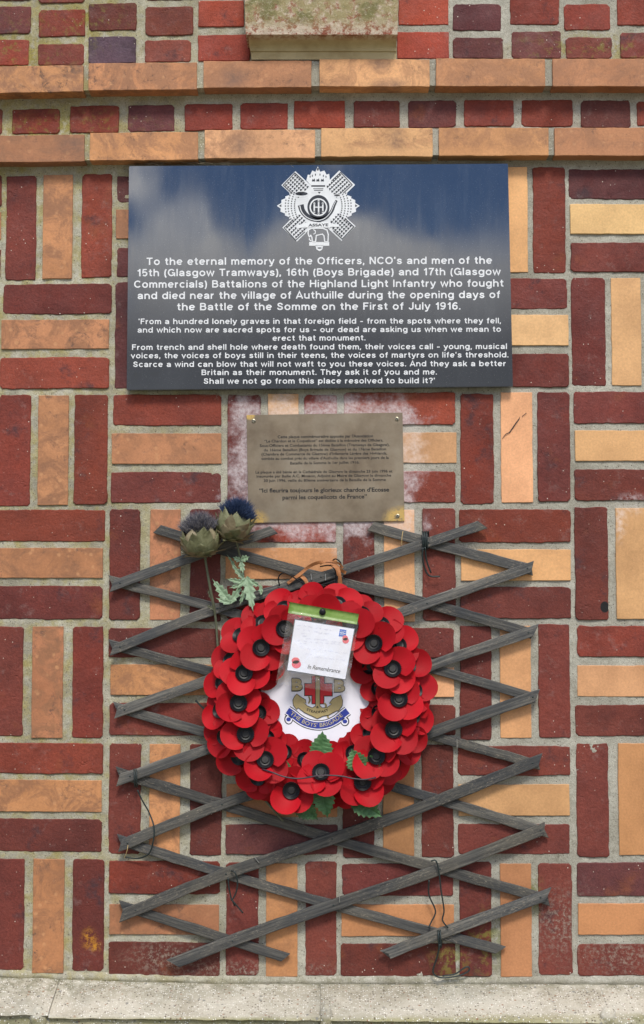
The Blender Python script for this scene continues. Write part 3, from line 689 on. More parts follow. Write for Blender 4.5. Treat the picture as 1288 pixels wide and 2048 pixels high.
def grotesk(s_, x0, x1, yl, yr, cap, wd):
    f = Flat(); x = 0; out = []
    for ch in s_:
        w_, sts = GL[ch]
        for k, st_ in enumerate(sts): out.append(([(x+a, b) for a, b in st_], k))
        x += w_+.14
    tot = x-.14
    for pts, k in out:
        n = len(f.v); f.stroke([(p[0], -p[1]) for p in pts], wd)
        for i in range(n, len(f.v)):
            u, h = f.v[i][0]/tot, -f.v[i][1]; f.v[i] = (x0+u*(x1-x0), yl+u*(yr-yl)-h*cap, k*.00005)
    return f
# ------------------------------------------------------------------ dark slate plaque
def slab(name, TL, TR, BR, BL, d0, d1, mat, parent=None, bev=.0012):
    q = [U(*BL, d1), U(*BR, d1), U(*TR, d1), U(*TL, d1)]; bk = [Vector((p.x, -d0, p.z)) for p in q]
    bm = bmesh.new(); V = [bm.verts.new(p) for p in q+bk]
    for f in ((0, 1, 2, 3), (7, 6, 5, 4), (0, 4, 5, 1), (1, 5, 6, 2), (2, 6, 7, 3), (3, 7, 4, 0)): bm.faces.new([V[i] for i in f])
    bmesh.ops.recalc_face_normals(bm, faces=bm.faces[:]); bmesh.ops.bevel(bm, geom=bm.edges[:], offset=bev, segments=2, affect='EDGES')
    bm.verts.index_update(); vs = [v.co.copy() for v in bm.verts]; fs = [tuple(v.index for v in f.verts) for f in bm.faces]; bm.free()
    return place(name, vs, fs, mat, parent)
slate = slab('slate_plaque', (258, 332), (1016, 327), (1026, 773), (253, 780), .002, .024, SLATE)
tag(slate, 'large dark polished plaque with white English inscription and regimental crest', 'plaque')
DP = .0243
big = [("To the eternal memory of the Officers, NCO's and men of the", 293, 984, 530, 527.4), ("15th (Glasgow Tramways), 16th (Boys Brigade) and 17th (Glasgow", 274, 1001, 552.6, 550),
       ("Commercials) Battalions of the Highland Light Infantry who fought", 268, 1007, 575.6, 573.2), ("and died near the village of Authuille during the opening days of", 275, 1000, 598.2, 596),
       ("the Battle of the Somme on the First of July 1916.", 354, 921, 620.7, 619)]
small = [("'From a hundred lonely graves in that foreign field – from the spots where they fell,", 277, 1002, 648.2, 646.6), ("and which now are sacred spots for us – our dead are asking us when we mean to", 275, 1002, 665.2, 663.5),
         ("erect that monument.", 545, 731, 681.5, 680.8), ("From trench and shell hole where death found them, their voices call – young, musical", 264, 1014, 699.8, 697.9),
         ("voices, the voices of boys still in their teens, the voices of martyrs on life's threshold.", 262, 1017, 716.6, 714.7), ("Scarce a wind can blow that will not waft to you these voices. And they ask a better", 266, 1012, 734, 732.2),
         ("Britain as their monument. They ask it of you and me.", 403, 874, 750.2, 749), ("Shall we not go from this place resolved to build it?'", 407, 870, 767.6, 766.4)]
for lst, cap, wd in ((big, 14.6, .172), (small, 11.0, .168)):
    for (s_, x0, x1, yl, yr) in lst: grotesk(s_, x0, x1, yl, yr, cap, wd).build('lettering', WHITEL, slate, DP)
# crest (tile frame: 540,325, 6.605 per px)
CF = (540, 325, 6.605); crest = Flat(CF)
crest.poly([(150, 300), (335, 115), (1130, 840), (945, 1035)]).build('crest_cross', WHITEL, slate, DP)
Flat(CF).poly([(915, 105), (1125, 295), (355, 1045), (165, 860)]).build('crest_cross', WHITEL, slate, DP+.0002)
st = Flat(CF)
for mir in (0, 1):
    X = (lambda x: 1275-x) if mir else (lambda x: x)
    tips = [(255, 405), (200, 450), (150, 495), (90, 572), (137, 648), (198, 700), (252, 745)]; pts = [(430, 380)]
    for i, t in enumerate(tips):
        pts.append(t)
        if i < 6: n_ = tips[i+1]; pts.append(((t[0]+n_[0])/2+(30 if 0 < i < 5 else 34), (t[1]+n_[1])/2))
    pts += [(430, 790), (640, 600)]; st.poly([(X(x), y) for x, y in pts])
st.poly([(480, 235), (500, 160), (530, 165), (560, 105), (600, 125), (630, 52), (665, 125), (718, 105), (745, 160), (782, 150), (790, 235), (730, 300), (730, 400), (545, 400), (540, 300)])
st.build('crest_star', WHITEL, slate, DP+.0004)
dk = Flat(CF); random.seed(3)
def bar(c0, c1, ax, wx, n0, n1, m):
    # rows of little dark studs down one arm of the cross
    for i in range(n0, n1):
        for j in range(m):
            u = c0+Vector(ax)*((i+.5)*37)+Vector(wx)*((j-(m-1)/2)*44)
            dk.poly([(u.x-15, u.y-18), (u.x+18, u.y-14), (u.x+4, u.y+6), (u.x-11, u.y+17)])
s2 = 1/math.sqrt(2)
for (cx, cy, ax, wx) in ((262, 228, (.73, .68), (.68, -.73)), (1000, 222, (-.73, .68), (.68, .73)), (1020, 920, (-.73, -.68), (-.68, .73)), (275, 935, (.73, -.68), (.68, .73))):
    bar(Vector((cx, cy)), None, ax, wx, 0, 7, 5)
    c_ = Vector((cx, cy)); a_ = Vector(ax); w_ = Vector(wx)
    dk.stroke([tuple(c_+a_*150-w_*112), tuple(c_-a_*14-w_*112), tuple(c_-a_*14+w_*112), tuple(c_+a_*150+w_*112)], 11)
for mir in (0, 1):
    X = (lambda x: 1275-x) if mir else (lambda x: x)
    for rr in (330, 372, 414, 450):
        for k in range(-5, 6):
            a = math.pi+k*.085; r0 = rr
            if abs(k) > 5-(rr > 440)*3: continue
            x, y = 655+r0*math.cos(a)*1.0, 575+r0*math.sin(a)*1.0
            dk.poly([(X(x-9), y-9), (X(x+10), y-7), (X(x+3), y+2), (X(x+8), y+10), (X(x-9), y+8)])
    dk.poly([(X(118), 572), (X(150), 552), (X(150), 590)])
dk.rect(545, 300, 728, 320).rect(570, 342, 705, 352).rect(580, 364, 700, 373).poly([(630, 388), (672, 388), (650, 412)])
for x in (575, 632, 692): dk.poly([(x-22, 250), (x-14, 215), (x, 228), (x+14, 208), (x+22, 250)])
for x in (530, 560, 600, 660, 705, 740): dk.ell(x, 150+abs(x-632)*.35, 7, 16, 8)
dk.ell(632, 90, 12, 20, 10)
dk.ring(640, 590, 125, 140, 42, 40)
horn = [tuple(p) for p in spline([(405, 560, 0), (430, 640, 0), (500, 715, 0), (620, 755, 0), (730, 730, 0), (810, 650, 0), (850, 560, 0), (880, 500, 0)], 6)]
dk.stroke([(p[0], p[1]) for p in horn], lambda t: 80-50*t)
dk.ell(415, 412, 82, 26).ell(885, 432, 42, 14, 16)
dk.build('crest_dark_layer', SLATED, slate, DP+.0006)  # dark parts of the crest design, in the plaque's own slate colour
w3 = Flat(CF)
w3.stroke([(p[0]-12, p[1]+10) for p in horn], lambda t: 12-5*t)
w3.ell(640, 590, 118, 118); w3.ring(415, 412, 88, 30, 9, 30)
for k in range(4): w3.ring(415, 425+k*30, 84-k*6, 28, 10, 20, .1, math.pi-.1)
w3.ring(885, 432, 44, 16, 7, 24); w3.ring(885, 455, 38, 14, 7, 12, .1, 3.04)
w3.rect(470, 790, 800, 860); w3.poly([(350, 830), (470, 800), (470, 850), (350, 875)]); w3.poly([(800, 800), (900, 815), (930, 850), (800, 850)])
w3.stroke([(520, 985), (503, 940), (510, 890), (545, 872), (620, 868), (700, 870), (752, 892), (770, 950), (766, 1046), (724, 1046), (712, 968), (690, 945), (640, 958), (612, 962), (602, 1046), (560, 1046), (552, 985), (538, 962)], 15, True).stroke([(520, 985), (522, 1020), (545, 1038)], 13).stroke([(572, 884), (600, 905), (598, 935), (575, 948)], 11)
w3.rect(518, 1050, 782, 1100); w3.poly([(600, 1095), (702, 1095), (690, 1150), (655, 1172), (615, 1150)])
w3.build('crest_bugle_and_elephant', WHITEL, slate, DP+.0008)
d4 = Flat(CF); d4.ell(640, 590, 100, 100)
d4.text('ASSAYE', 505, 770, 845, 840, 34, .03)
d4.rect(630, 1122, 680, 1137)
d4.build('crest_detail', SLATED, slate, DP+.001)['kind'] = 'stuff'
for x, a, b in ((585, 540, 655), (642, 505, 675), (698, 540, 655)): Flat(CF).stroke([(x, a), (x, b)], 20).ell(x, a, 14, 14, 10).ell(x, b, 14, 14, 10).build('crest_monogram', WHITEL, slate, DP+.0012)
Flat(CF).stroke([(585, 590), (698, 590)], 14).build('crest_monogram', WHITEL, slate, DP+.0013)

# ------------------------------------------------------------------ brass plaque
brass = slab('brass_plaque', (493, 830), (805, 825), (809, 1042), (497, 1046), .001, .0055, BRASS, bev=.0006)
tag(brass, 'small tarnished brass plaque with worn French inscription below the dark plaque', 'plaque')
BF = (480, 815, 3.788)
for (s_, x0, x1, y, cap, off) in [("Cette plaque commémorative apposée par l'Association", 285, 1008, 229, 19, .012), ("“Le Chardon et le Coquelicot” est dédiée à la mémoire des Officiers,", 185, 1085, 261, 18, .008),
        ("Sous-Officiers et Combattants du 15ème Bataillon (Tramways de Glasgow),", 150, 1133, 295, 18, .008), ("du 16ème Bataillon (Boys Brigade de Glasgow) et du 17ème Bataillon", 180, 1107, 328, 18, .006),
        ("(Chambre de Commerce de Glasgow) d'Infanterie Légère des Highlands,", 163, 1115, 360, 18, .006), ("tombés au combat près du village d'Authuille dans les premiers jours de la", 162, 1127, 393, 18, .004),
        ("Bataille de la Somme le 1er juillet 1916.", 380, 905, 428, 18, .004), ("La plaque a été bénie en la Cathédrale de Glasgow le dimanche 23 juin 1996 et", 118, 1155, 496, 18, .004),
        ("inaugurée par Bailie A.C. Mosson, Adjoint au Maire de Glasgow le dimanche", 125, 1145, 527, 18, .004), ("30 juin 1996, veille du 80ème anniversaire de la Bataille de la Somme", 180, 1105, 560, 18, .004),
        ("“Ici fleurira toujours le glorieux chardon d'Ecosse", 145, 1130, 640, 27, .014), ("parmi les coquelicots de France”", 322, 962, 692, 27, .01)]:
    Flat(BF).text(s_, x0, x1, y+4, y-4, cap*1.1, off+.014).build('lettering', ENGR, brass, .0058)
for (x, y, a) in ((507.5, 842, .3), (794, 838, 1.2), (508, 1033, 1.5), (795.5, 1032, 1.25)):
    mb = MB(); c = U(x, y, .0055); n = 20; r = .0042
    vs = [c+Vector((r*k_*math.cos(t), -hh, r*k_*math.sin(t))) for k_, hh in ((1, 0), (.95, .0012), (.6, .0018)) for t in [2*math.pi*i/n for i in range(n)]]
    mb.add(vs, [(j*n+i, j*n+(i+1) % n, (j+1)*n+(i+1) % n, (j+1)*n+i) for j in range(2) for i in range(n)]+[tuple(range(2*n, 3*n))])
    s_ = mb.build('screw', SCREW, brass)
    fl = Flat(); fl.stroke([(x-3.4*math.cos(a), y-3.4*math.sin(a)), (x+3.4*math.cos(a), y+3.4*math.sin(a))], 1.3); fl.build('slot', BLK, s_, .0076)

# ------------------------------------------------------------------ trellis
trellis = empty('wooden_trellis', U(655, 1480, .01), 'grey weathered expanding wooden trellis of crossed slats holding the poppy wreath', 'trellis')
def slat(pts, wd, xl, xr, d, tone=1., name='slat'):
    """pts: px polyline of the centre line; xl,xr=(upper edge x, lower edge x) at each end"""
    pts = spline([(x, y, 0) for x, y in pts], 10) if len(pts) > 2 else [Vector((*pts[0], 0)).lerp(Vector((*pts[1], 0)), k/24) for k in range(25)]
    from mathutils import noise as nz
    sd_ = random.uniform(0, 50); N = len(pts); up = []; lo = []
    for i, p in enumerate(pts):
        a = pts[max(0, i-1)]; b = pts[min(N-1, i+1)]; t = (b-a).normalized(); n = Vector((-t.y, t.x, 0))
        h1 = wd/2+nz.noise(Vector((p.x*.03, sd_, 0)))*1.6; h2 = wd/2+nz.noise(Vector((p.x*.03, sd_, 9)))*1.6
        up.append(p-n*h1); lo.append(p+n*h2)
    def fixend(L, i, j, x):
        p, q = L[i], L[j]; k = (x-q.x)/(p.x-q.x); L[i] = q+(p-q)*k
    # drop samples outside the cut, then extend to it
    fixend(up, 0, 1, xl[0]); fixend(lo, 0, 1, xl[1]); fixend(up, -1, -2, xr[0]); fixend(lo, -1, -2, xr[1])
    th = .0062; vs = []; fs = []
    for i in range(N):
        dd = d+nz.noise(Vector((i*.25, sd_, 3)))*.0008
        A, B = U(up[i].x, up[i].y, dd), U(lo[i].x, lo[i].y, dd)
        m1 = A.lerp(B, .06); m2 = A.lerp(B, .94); m0 = A.lerp(B, .5)
        vs += [A+Vector((0, th, 0)), A+Vector((0, .0009, 0)), m1, m0+Vector((0, -.0004, 0)), m2, B+Vector((0, .0009, 0)), B+Vector((0, th, 0))]
    K = 7
    for i in range(N-1):
        for k in range(K): fs.append((i*K+k, i*K+(k+1) % K, (i+1)*K+(k+1) % K, (i+1)*K+k))
    fs.append(tuple(range(K))[::-1]); fs.append(tuple((N-1)*K+k for k in range(K)))
    # local frame along the slat so that the grain follows it
    c = sum(vs, Vector())/len(vs); e = (vs[(N-1)*K+3]-vs[3]).normalized(); q = e.rotation_difference(Vector((1, 0, 0)))
    me = mesh(name, [q @ (v-c) for v in vs], fs); o = link(name, me, WOOD, trellis, c-trellis.location); o.rotation_mode = 'QUATERNION'; o.rotation_quaternion = q.inverted()
    o.color = (tone, tone*.99, tone*.97, 1); return o
DB, DF = .013, .0215     # faces of the rear and the front layer
rear = [([(306, 1055), (440, 1098), (655, 1158), (830, 1200), (1066, 1268)], 24, (322, 306), (1070, 1062), .75), ([(738, 1052), (850, 1083), (1066, 1140)], 24, (748, 734), (1062, 1066), 1.0),
        ([(216, 1160), (445, 1220), (650, 1283), (880, 1342), (1072, 1396)], 22, (216, 225), (1070, 1070), 1.0), ([(217, 1288), (430, 1346), (640, 1405), (860, 1470), (1078, 1530)], 22, (216, 226), (1076, 1080), .8),
        ([(228, 1414), (440, 1474), (650, 1536), (850, 1592), (1090, 1664)], 23, (226, 236), (1086, 1098), 1.0), ([(233, 1545), (440, 1608), (670, 1680), (860, 1733), (1098, 1800)], 24, (231, 241), (1094, 1100), .75),
        ([(236, 1680), (463, 1752), (670, 1812), (1005, 1902)], 23, (234, 244), (1012, 990), .9), ([(240, 1811), (400, 1862), (578, 1918)], 22, (238, 246), (580, 562), .8)]
front = [([(224, 1172), (400, 1109), (552, 1058)], 23, (228, 219), (540, 556), 1.1), ([(224, 1300), (440, 1215), (655, 1150), (820, 1097), (975, 1046)], 23, (228, 219), (950, 976), 1.0),
         ([(230, 1426), (440, 1353), (650, 1282), (850, 1208), (1066, 1133)], 24, (236, 228), (1068, 1062), 1.1), ([(236, 1561), (440, 1490), (650, 1420), (850, 1336), (1072, 1260)], 24, (240, 232), (1078, 1066), 1.15),
         ([(240, 1692), (440, 1610), (640, 1548), (850, 1470), (1078, 1390)], 25, (244, 236), (1080, 1070), .9), ([(242, 1832), (440, 1752), (670, 1676), (850, 1612), (1080, 1520)], 26, (246, 238), (1085, 1076), .72),
         ([(340, 1930), (480, 1876), (680, 1806), (860, 1746), (1094, 1656)], 26, (333, 358), (1090, 1088), .85), ([(766, 1912), (880, 1868), (1100, 1788)], 25, (760, 796), (1103, 1090), 1.2)]
for i, (p, wd, a, b, t) in enumerate(rear): slat(p, wd-3, a, b, DB+random.uniform(-.0006, .0006), t**1.3*1.15)
for i, (p, wd, a, b, t) in enumerate(front): slat(p, wd-3, a, b, DF+random.uniform(-.0004, .0004), t**1.3*1.15)
def crossing(pa, pb):
    f = lambda P, x: next((a[1]+(b[1]-a[1])*(x-a[0])/(b[0]-a[0]) for a, b in zip(P, P[1:]) if a[0] <= x <= b[0]), None)
    last = None
    for x in range(220, 1100):
        ya, yb = f(pa, x), f(pb, x)
        if ya is None or yb is None: last = None; continue
        s = ya-yb
        if last is not None and last*s <= 0: return x, ya
        last = s
rv = None
for fr in front:
    for re_ in rear:
        q = crossing(fr[0], re_[0])
        if not q: continue
        if (q[0]-640)**2+(q[1]-1395)**2 < 200**2: continue
        c = U(q[0], q[1], DF+.0004)
        if rv is None:
            mb = MB(); n = 8
            mb.add([Vector((-.0019*k_*math.cos(t), -h_, .0019*k_*math.sin(t))) for k_, h_ in ((1, -.001), (1, .0006), (.5, .0012)) for t in [2*math.pi*i/n for i in range(n)]], [(j*n+i, j*n+(i+1) % n, (j+1)*n+(i+1) % n, (j+1)*n+i) for j in range(2) for i in range(n)]+[tuple(range(2*n, 3*n))])
            o = mb.build('rivet', SCREW, trellis, origin=Vector()); rv = o; o.data.materials[0] = WIRE
        else: o = rv.copy(); col.objects.link(o)
        o.location = c-trellis.location
# staples and loose nails
for (x0, y0, x1, y1) in ((651, 1148, 651, 1161), (914, 1478, 914, 1497), (679, 1790, 679, 1805), (508, 1712, 518, 1726), (622, 1148, 623, 1160)):
    mb = MB(); tube(mb, wpts([(x0, y0, DF+.001), (x0, y0+.5, DF+.004), (x1, y1-.5, DF+.004), (x1, y1, DF+.001)]), .0009, 6); mb.build('staple', STEEL, trellis)

# wires
def wire(name, label, lst, r, mat, cat='wire'):
    mb = MB()
    for L in lst: tube(mb, spline(wpts(L), 6), r, 6)
    return tag(mb.build(name, mat, None, True), label, cat, 'wire ties on the trellis' if name == 'wire_tie' else None)
def wrap(x, y, r=11, turns=2, lean=0):
    out = []
    for k in range(turns*10+1):
        t = 2*math.pi*k/10; out.append((x+lean*math.sin(t)+(k/10-turns/2)*4, y-math.cos(t)*(r+5), .014+.013*math.sin(t)+.002))
    return out
wire('wire_tie', 'dark green wire tie with a short hanging tail at the upper right slat crossing', [wrap(851, 1081, 13, 3), [(846, 1095, .028), (845, 1115, .026), (850, 1138, .02), (860, 1152, .018), (880, 1153, .016)], [(850, 1094, .026), (853, 1120, .02), (862, 1146, .016)]], .0017, WIRE)
wire('wire_tie', 'dark wire tie with a long curved tail at the left ends of the slats', [wrap(272, 1556, 13, 2), [(275, 1580, .026), (284, 1600, .024), (298, 1625, .022), (308, 1655, .028), (306, 1685, .028), (297, 1708, .022), (275, 1717, .012), (250, 1714, .009)]], .0015, WIRE)
wire('wire_tie', 'black wire loop with a short forked tail at the lower left crossing', [[(462, 1742, .026), (470, 1745, .032), (475, 1765, .03), (472, 1785, .028), (464, 1800, .026), (462, 1795, .024), (458, 1775, .026), (456, 1755, .026)], [(464, 1800, .026), (474, 1812, .024), (486, 1826, .022)], [(464, 1798, .026), (469, 1812, .02)]], .0015, WIRE)
wire('wire_tie', 'long doubled dark green wire loop hanging from the lower right crossing', [[(862, 1722, .03), (872, 1722, .032), (878, 1745, .03), (882, 1780, .028), (888, 1820, .026), (885, 1840, .026), (896, 1856, .026)], [(858, 1760, .026), (858, 1790, .02), (871, 1822, .02), (862, 1845, .022), (857, 1856, .024)]], .0015, WIRE)
wire('wire_tie', 'dark green wire tie with a looped tail resting low near the concrete plinth', [wrap(880, 1877, 13, 2), [(880, 1888, .028), (874, 1915, .022), (866, 1943, .016), (880, 1955, .014), (915, 1952, .014), (936, 1943, .014), (938, 1935, .014), (930, 1935, .014), (910, 1948, .014), (885, 1952, .013)]], .0016, WIRE)

# ------------------------------------------------------------------ poppy wreath
WC = (637, 1395)
wreath = empty('poppy_wreath', U(WC[0], WC[1], .03), 'round wreath of red poppies with black centres and a white emblem disc', 'wreath')
def lobe_mesh(seed):
    random.seed(seed); NS, NT = 6, 14; c_, r_ = .0205*random.uniform(.92, 1.08), .0290*random.uniform(.93, 1.05); ph = random.uniform(0, 6); cup = random.uniform(.004, .010); curl = random.uniform(-.003, .009); tw = random.uniform(-.003, .003); bend = random.uniform(.2, 1); lat = random.uniform(-3, 5)
    vs = []; fs = []
    for j in range(NT+1):
        phi = R(72)*(2*j/NT-1); Rb = c_*math.cos(phi)+math.sqrt(max(1e-8, r_*r_-(c_*math.sin(phi))**2))
        Rb *= 1+.008*math.sin(5*phi+ph)
        for i in range(NS+1):
            s = i/NS; r = .004+(Rb-.004)*s; x, y = r*math.cos(phi), r*math.sin(phi)
            z = .002+cup*s**1.6+curl*(s**3)*math.cos(phi*1.3+bend)+tw*(y/.03)*s+.0012*math.sin(3*phi+ph)*s
            z += lat*y*y*s
            vs.append(Vector((x, y, z)))
    for j in range(NT):
        for i in range(NS): k = j*(NS+1)+i; fs.append((k, k+1, k+NS+2, k+NS+1))
    me = mesh('petal', vs, fs); me.materials.append(PETAL); me.polygons.foreach_set('use_smooth', [True]*len(fs)); return me
LOBES = [lobe_mesh(i) for i in range(14)]
def button_mesh():
    prof = [(.0105, -.002, 0), (.0150, .003, 1), (.0168, .0075, 1), (.0162, .0085, 0), (.0150, .0078, 0), (.0105, .0048, 0), (.0072, .0042, 0), (.0068, .0066, 0), (.0060, .0072, 0)]
    n = 56; vs = []; fs = []
    for (r, z, rib) in prof:
        for k in range(n):
            rr = r*(1.0+(.045 if k % 2 else -.02)*rib); t = 2*math.pi*k/n; vs.append(Vector((rr*math.cos(t), rr*math.sin(t), z)))
    for j in range(len(prof)-1):
        for k in range(n): fs.append((j*n+k, j*n+(k+1) % n, (j+1)*n+(k+1) % n, (j+1)*n+k))
    fs.append(tuple((len(prof)-1)*n+k for k in range(n)))
    me = mesh('button', vs, fs); me.materials.append(BLACKP); me.materials.append(NUB)
    for p in me.polygons:
        if p.index >= 6*n: p.material_index = 1
    return me
BUT = button_mesh()
def stalk_mesh():
    mb = MB(); tube(mb, [Vector((0, 0, z)) for z in (-.016, -.008, -.002, .003)], lambda t: .0025+.0055*t*t, 10)
    me = mesh('poppy', mb.v, mb.f); me.materials.append(BLACKP); return me
STK = stalk_mesh()
random.seed(21)
def poppy(px, py, lift=0., rot=None, tilt=None, up=13, scale=1., depth=None):
    dx, dy = px-WC[0], -(py-WC[1]); r = math.hypot(dx, dy); rad = Vector((dx/r, 0, dy/r))
    s = max(-.38, min(1.0, (r-160)/62)) if tilt is None else tilt
    ang = s*R(48); tube_r = .034
    d = .040+tube_r*math.cos(s*1.1)+lift if depth is None else depth
    nrm = Vector((0, -1, 0))*math.cos(ang)+rad*math.sin(ang)
    nrm = (nrm+Vector((0, 0, math.tan(R(up)))) + Vector((random.uniform(-.07, .07), 0, random.uniform(-.04, .04)))).normalized()
    q = nrm.to_track_quat('Z', 'Y')
    rot = random.uniform(0, 90) if rot is None else rot
    q = q @ Quaternion((0, 0, 1), R(rot))
    o = link('poppy', STK, None, wreath); o.location = U(px, py, d+.006)-wreath.location-q @ Vector((0, 0, .007)); o.rotation_mode = 'QUATERNION'; o.rotation_quaternion = q; o.scale = (scale,)*3
    for k in range(4):
        p = link('petal', LOBES[random.randrange(14)], None, o); p.location = (0, 0, (.0016, 0, .0016, 0)[k]); p.rotation_euler = (0, (-.12, .04, -.12, .04)[k]+random.uniform(-.10, .10), R(90*k+random.uniform(-11, 11)))
        sc = random.uniform(.95, 1.06); p.scale = (sc, sc, 1)
    b = link('button', BUT, None, o); b.location = (0, 0, .0040)
    return o
# outer skirts (deep), then the inner ones, then the front ring, each shingled over the one below it
for (x, y) in [(481, 1271), (462, 1321), (446, 1366), (441, 1421), (449, 1474), (478, 1514), (516, 1555), (526, 1246), (569, 1217), (619, 1206), (676, 1208), (724, 1228), (763, 1249), (797, 1290), (816, 1332), (829, 1381), (824, 1433), (810, 1484), (786, 1524)]:
    poppy(x, y, -.014, up=10, scale=.93)
for (x, y) in [(560, 1574), (650, 1572), (690, 1574), (610, 1578), (750, 1552)]: poppy(x, y, -.034, up=4, scale=.95)
for (x, y) in [(530, 1340), (518, 1425), (534, 1475), (569, 1504), (609, 1519), (706, 1505), (740, 1466), (758, 1424), (757, 1377), (739, 1334), (718, 1301), (660, 1526), (556, 1290)]:
    poppy(x, y, -.014, up=6, scale=.84, tilt=-.3)
for (x, y, rot, dd) in [(569, 1258, 20, .094), (640, 1236, 45, .090), (700, 1252, 10, .094), (522, 1296, 60, .098), (748, 1287, 40, .098), (488, 1347, 75, .098), (785, 1338, 45, .098), (477, 1407, 30, .098), (798, 1398, 50, .098), (491, 1469, 15, .096), (787, 1460, 40, .096), (530, 1520, 50, .096), (753, 1513, 45, .093), (583, 1581, 55, .086), (642, 1545, 30, .100), (725, 1564, 40, .089)]:
    poppy(x, y, rot=rot, tilt=max(-.2, min(.25, (math.hypot(x-637, y-1395)-165)/90)), up=15, scale=1.0, depth=dd-.010)
# wreath ring under the flowers
mb = MB(); tube(mb, [U(WC[0]+158*math.cos(t), WC[1]+158*math.sin(t), .036) for t in [2*math.pi*k/60 for k in range(61)]], .014, 10); mb.build('ring_base', BLACKP, wreath, True)
# white emblem disc
DD = .052
mb = MB(); n = 64; rr = .113; c = U(638, 1388, DD)
mb.add([c+Vector((rr*math.cos(t), yy, rr*math.sin(t))) for yy in (0, .0015) for t in [2*math.pi*k/n for k in range(n)]], [tuple(range(n)), tuple(range(2*n-1, n-1, -1))]+[(k, (k+1) % n, n+(k+1) % n, n+k) for k in range(n)])
disc = mb.build('emblem_disc', DISC, wreath)
EF = (540, 1330, 6.44)
def lay(fl, name, mat, k): fl.build(name, mat, disc, DD+.0003+.0003*k)
rib = [tuple(p.to_2d()) for p in spline([(225, 585, 0), (290, 630, 0), (380, 700, 0), (480, 752, 0), (610, 778, 0), (740, 762, 0), (850, 710, 0), (930, 645, 0), (1000, 590, 0)], 5)]
anchor = [(345, 375), (395, 415), (455, 450), (462, 490), (430, 480), (480, 530), (545, 556), (590, 530), (588, 140), (640, 140), (640, 530), (675, 556), (740, 550), (800, 500), (765, 492), (810, 440), (870, 410), (910, 392), (932, 460), (928, 520), (880, 590), (860, 585), (760, 640), (680, 655), (610, 688), (545, 655), (450, 612), (360, 545), (345, 570), (305, 520), (298, 450), (318, 410)]
def grow(pts, k):
    out = []; N = len(pts); A = sum(a[0]*b[1]-b[0]*a[1] for a, b in zip(pts, pts[1:]+pts[:1])); sg = 1 if A > 0 else -1
    for i in range(N):
        a, p, b = Vector(pts[i-1]), Vector(pts[i]), Vector(pts[(i+1) % N]); d1 = (p-a).normalized(); d2 = (b-p).normalized()
        n_ = Vector((d1.y+d2.y, -d1.x-d2.x)); n_ = n_.normalized() if n_.length > .1 else Vector((d1.y, -d1.x)); out.append(tuple(p+n_*k*sg))
    return out
lay(Flat(EF).stroke(rib, 132).ell(240, 700, 56, 66).ell(965, 726, 56, 62), 'ribbon_outline', BLK, 0)
lay(Flat(EF).stroke(rib, 110).ell(242, 702, 44, 52).ell(963, 728, 44, 48), 'ribbon_border', DISC, 1)
lay(Flat(EF).stroke(rib, 84).ell(240, 700, 30, 26).ell(965, 726, 30, 26), 'ribbon', BLUE, 2)
lay(Flat(EF).poly([(532, 140), (708, 140), (708, 232), (808, 232), (808, 405), (700, 405), (700, 506), (534, 506), (534, 400), (440, 400), (440, 232), (532, 232)]), 'cross_outline', BLK, 1)
lay(Flat(EF).poly([(542, 140), (698, 140), (698, 242), (798, 242), (798, 393), (690, 393), (690, 496), (545, 496), (545, 390), (450, 390), (450, 242), (542, 242)]), 'red_cross', REDI, 2)
rp = Flat(EF)
for k in range(9): rp.ell(500+14*math.sin(k*.4), 410+k*10, 12, 9, 10); 
for k in range(16): rp.ell(705+k*3.4+10*math.sin(k*.8), 495+k*12, 14, 9, 10)
lay(rp, 'anchor_rope', GOLD, 2)
lay(Flat(EF).poly(grow(anchor, 8)), 'anchor_outline', BLK, 4); lay(Flat(EF).poly(anchor), 'anchor', GOLD, 5)
lay(Flat(EF).text('&', 596, 628, 556, 556, 30, .02).text('STEADFAST', 0, 0, 0, 0, 29, .022, path=[(468, 582), (540, 612), (612, 622), (690, 612), (755, 590)]), 'motto_lettering', BLK, 6)
tp = [(p[0]-6, p[1]+22) for p in rib[3:-4]]
lay(Flat(EF).text("THE BOYS' BRIGADE", 0, 0, 0, 0, 50, .004, path=tp), 'ribbon_lettering', GOLDL, 4)
for x_, y_ in ((276, 326), (822, 342)): lay(Flat(EF).text('B', x_, x_+148, y_, y_, 146, .075), 'letter_outline', BLK, 3)
for x_, y_ in ((284, 318), (830, 334)): lay(Flat(EF).text('B', x_, x_+132, y_, y_, 132, .05), 'letter', GOLD, 4)
# leaves of the wreath
def leaf(name, px, py, d, L, W, ang, mat, parent, teeth=7, fold=.25, tip=.0, droop=0., lab=None, deep=.18):
    """serrated leaf: base at px,py, pointing along ang (degrees, 0 = right, 90 = up)"""
    N = teeth*2; a = R(ang); ax = Vector((math.cos(a), 0, math.sin(a))); sd2 = Vector((-ax.z, 0, ax.x)); b0 = U(px, py, d); vs = []; fs = []
    for i in range(N+1):
        t = i/N; wv = W*math.sin(math.pi*min(1, t*.92+.08)**.8)*(1 if i % 2 == 0 else 1-deep)
        if i == N: wv = 0
        mid = b0+ax*L*t+Vector((0, 1, 0))*(droop*t*t)
        for s in (-1, -.5, 0, .5, 1): vs.append(mid+sd2*wv*s/2+ax*(abs(s)*L/N*(.6 if i % 2 == 0 else 0))+Vector((0, -1, 0))*(abs(s)*wv*fold+(.0008*math.sin(i*math.pi)*abs(s))+ (.0012 if (i % 2 == 0) and abs(s) == .5 else 0)))
    for i in range(N):
        for k in range(4): q = i*5+k; fs.append((q, q+1, q+6, q+5))
    o = place(name, vs, fs, mat, parent, False); 
    if lab: o['label'] = lab
    return o
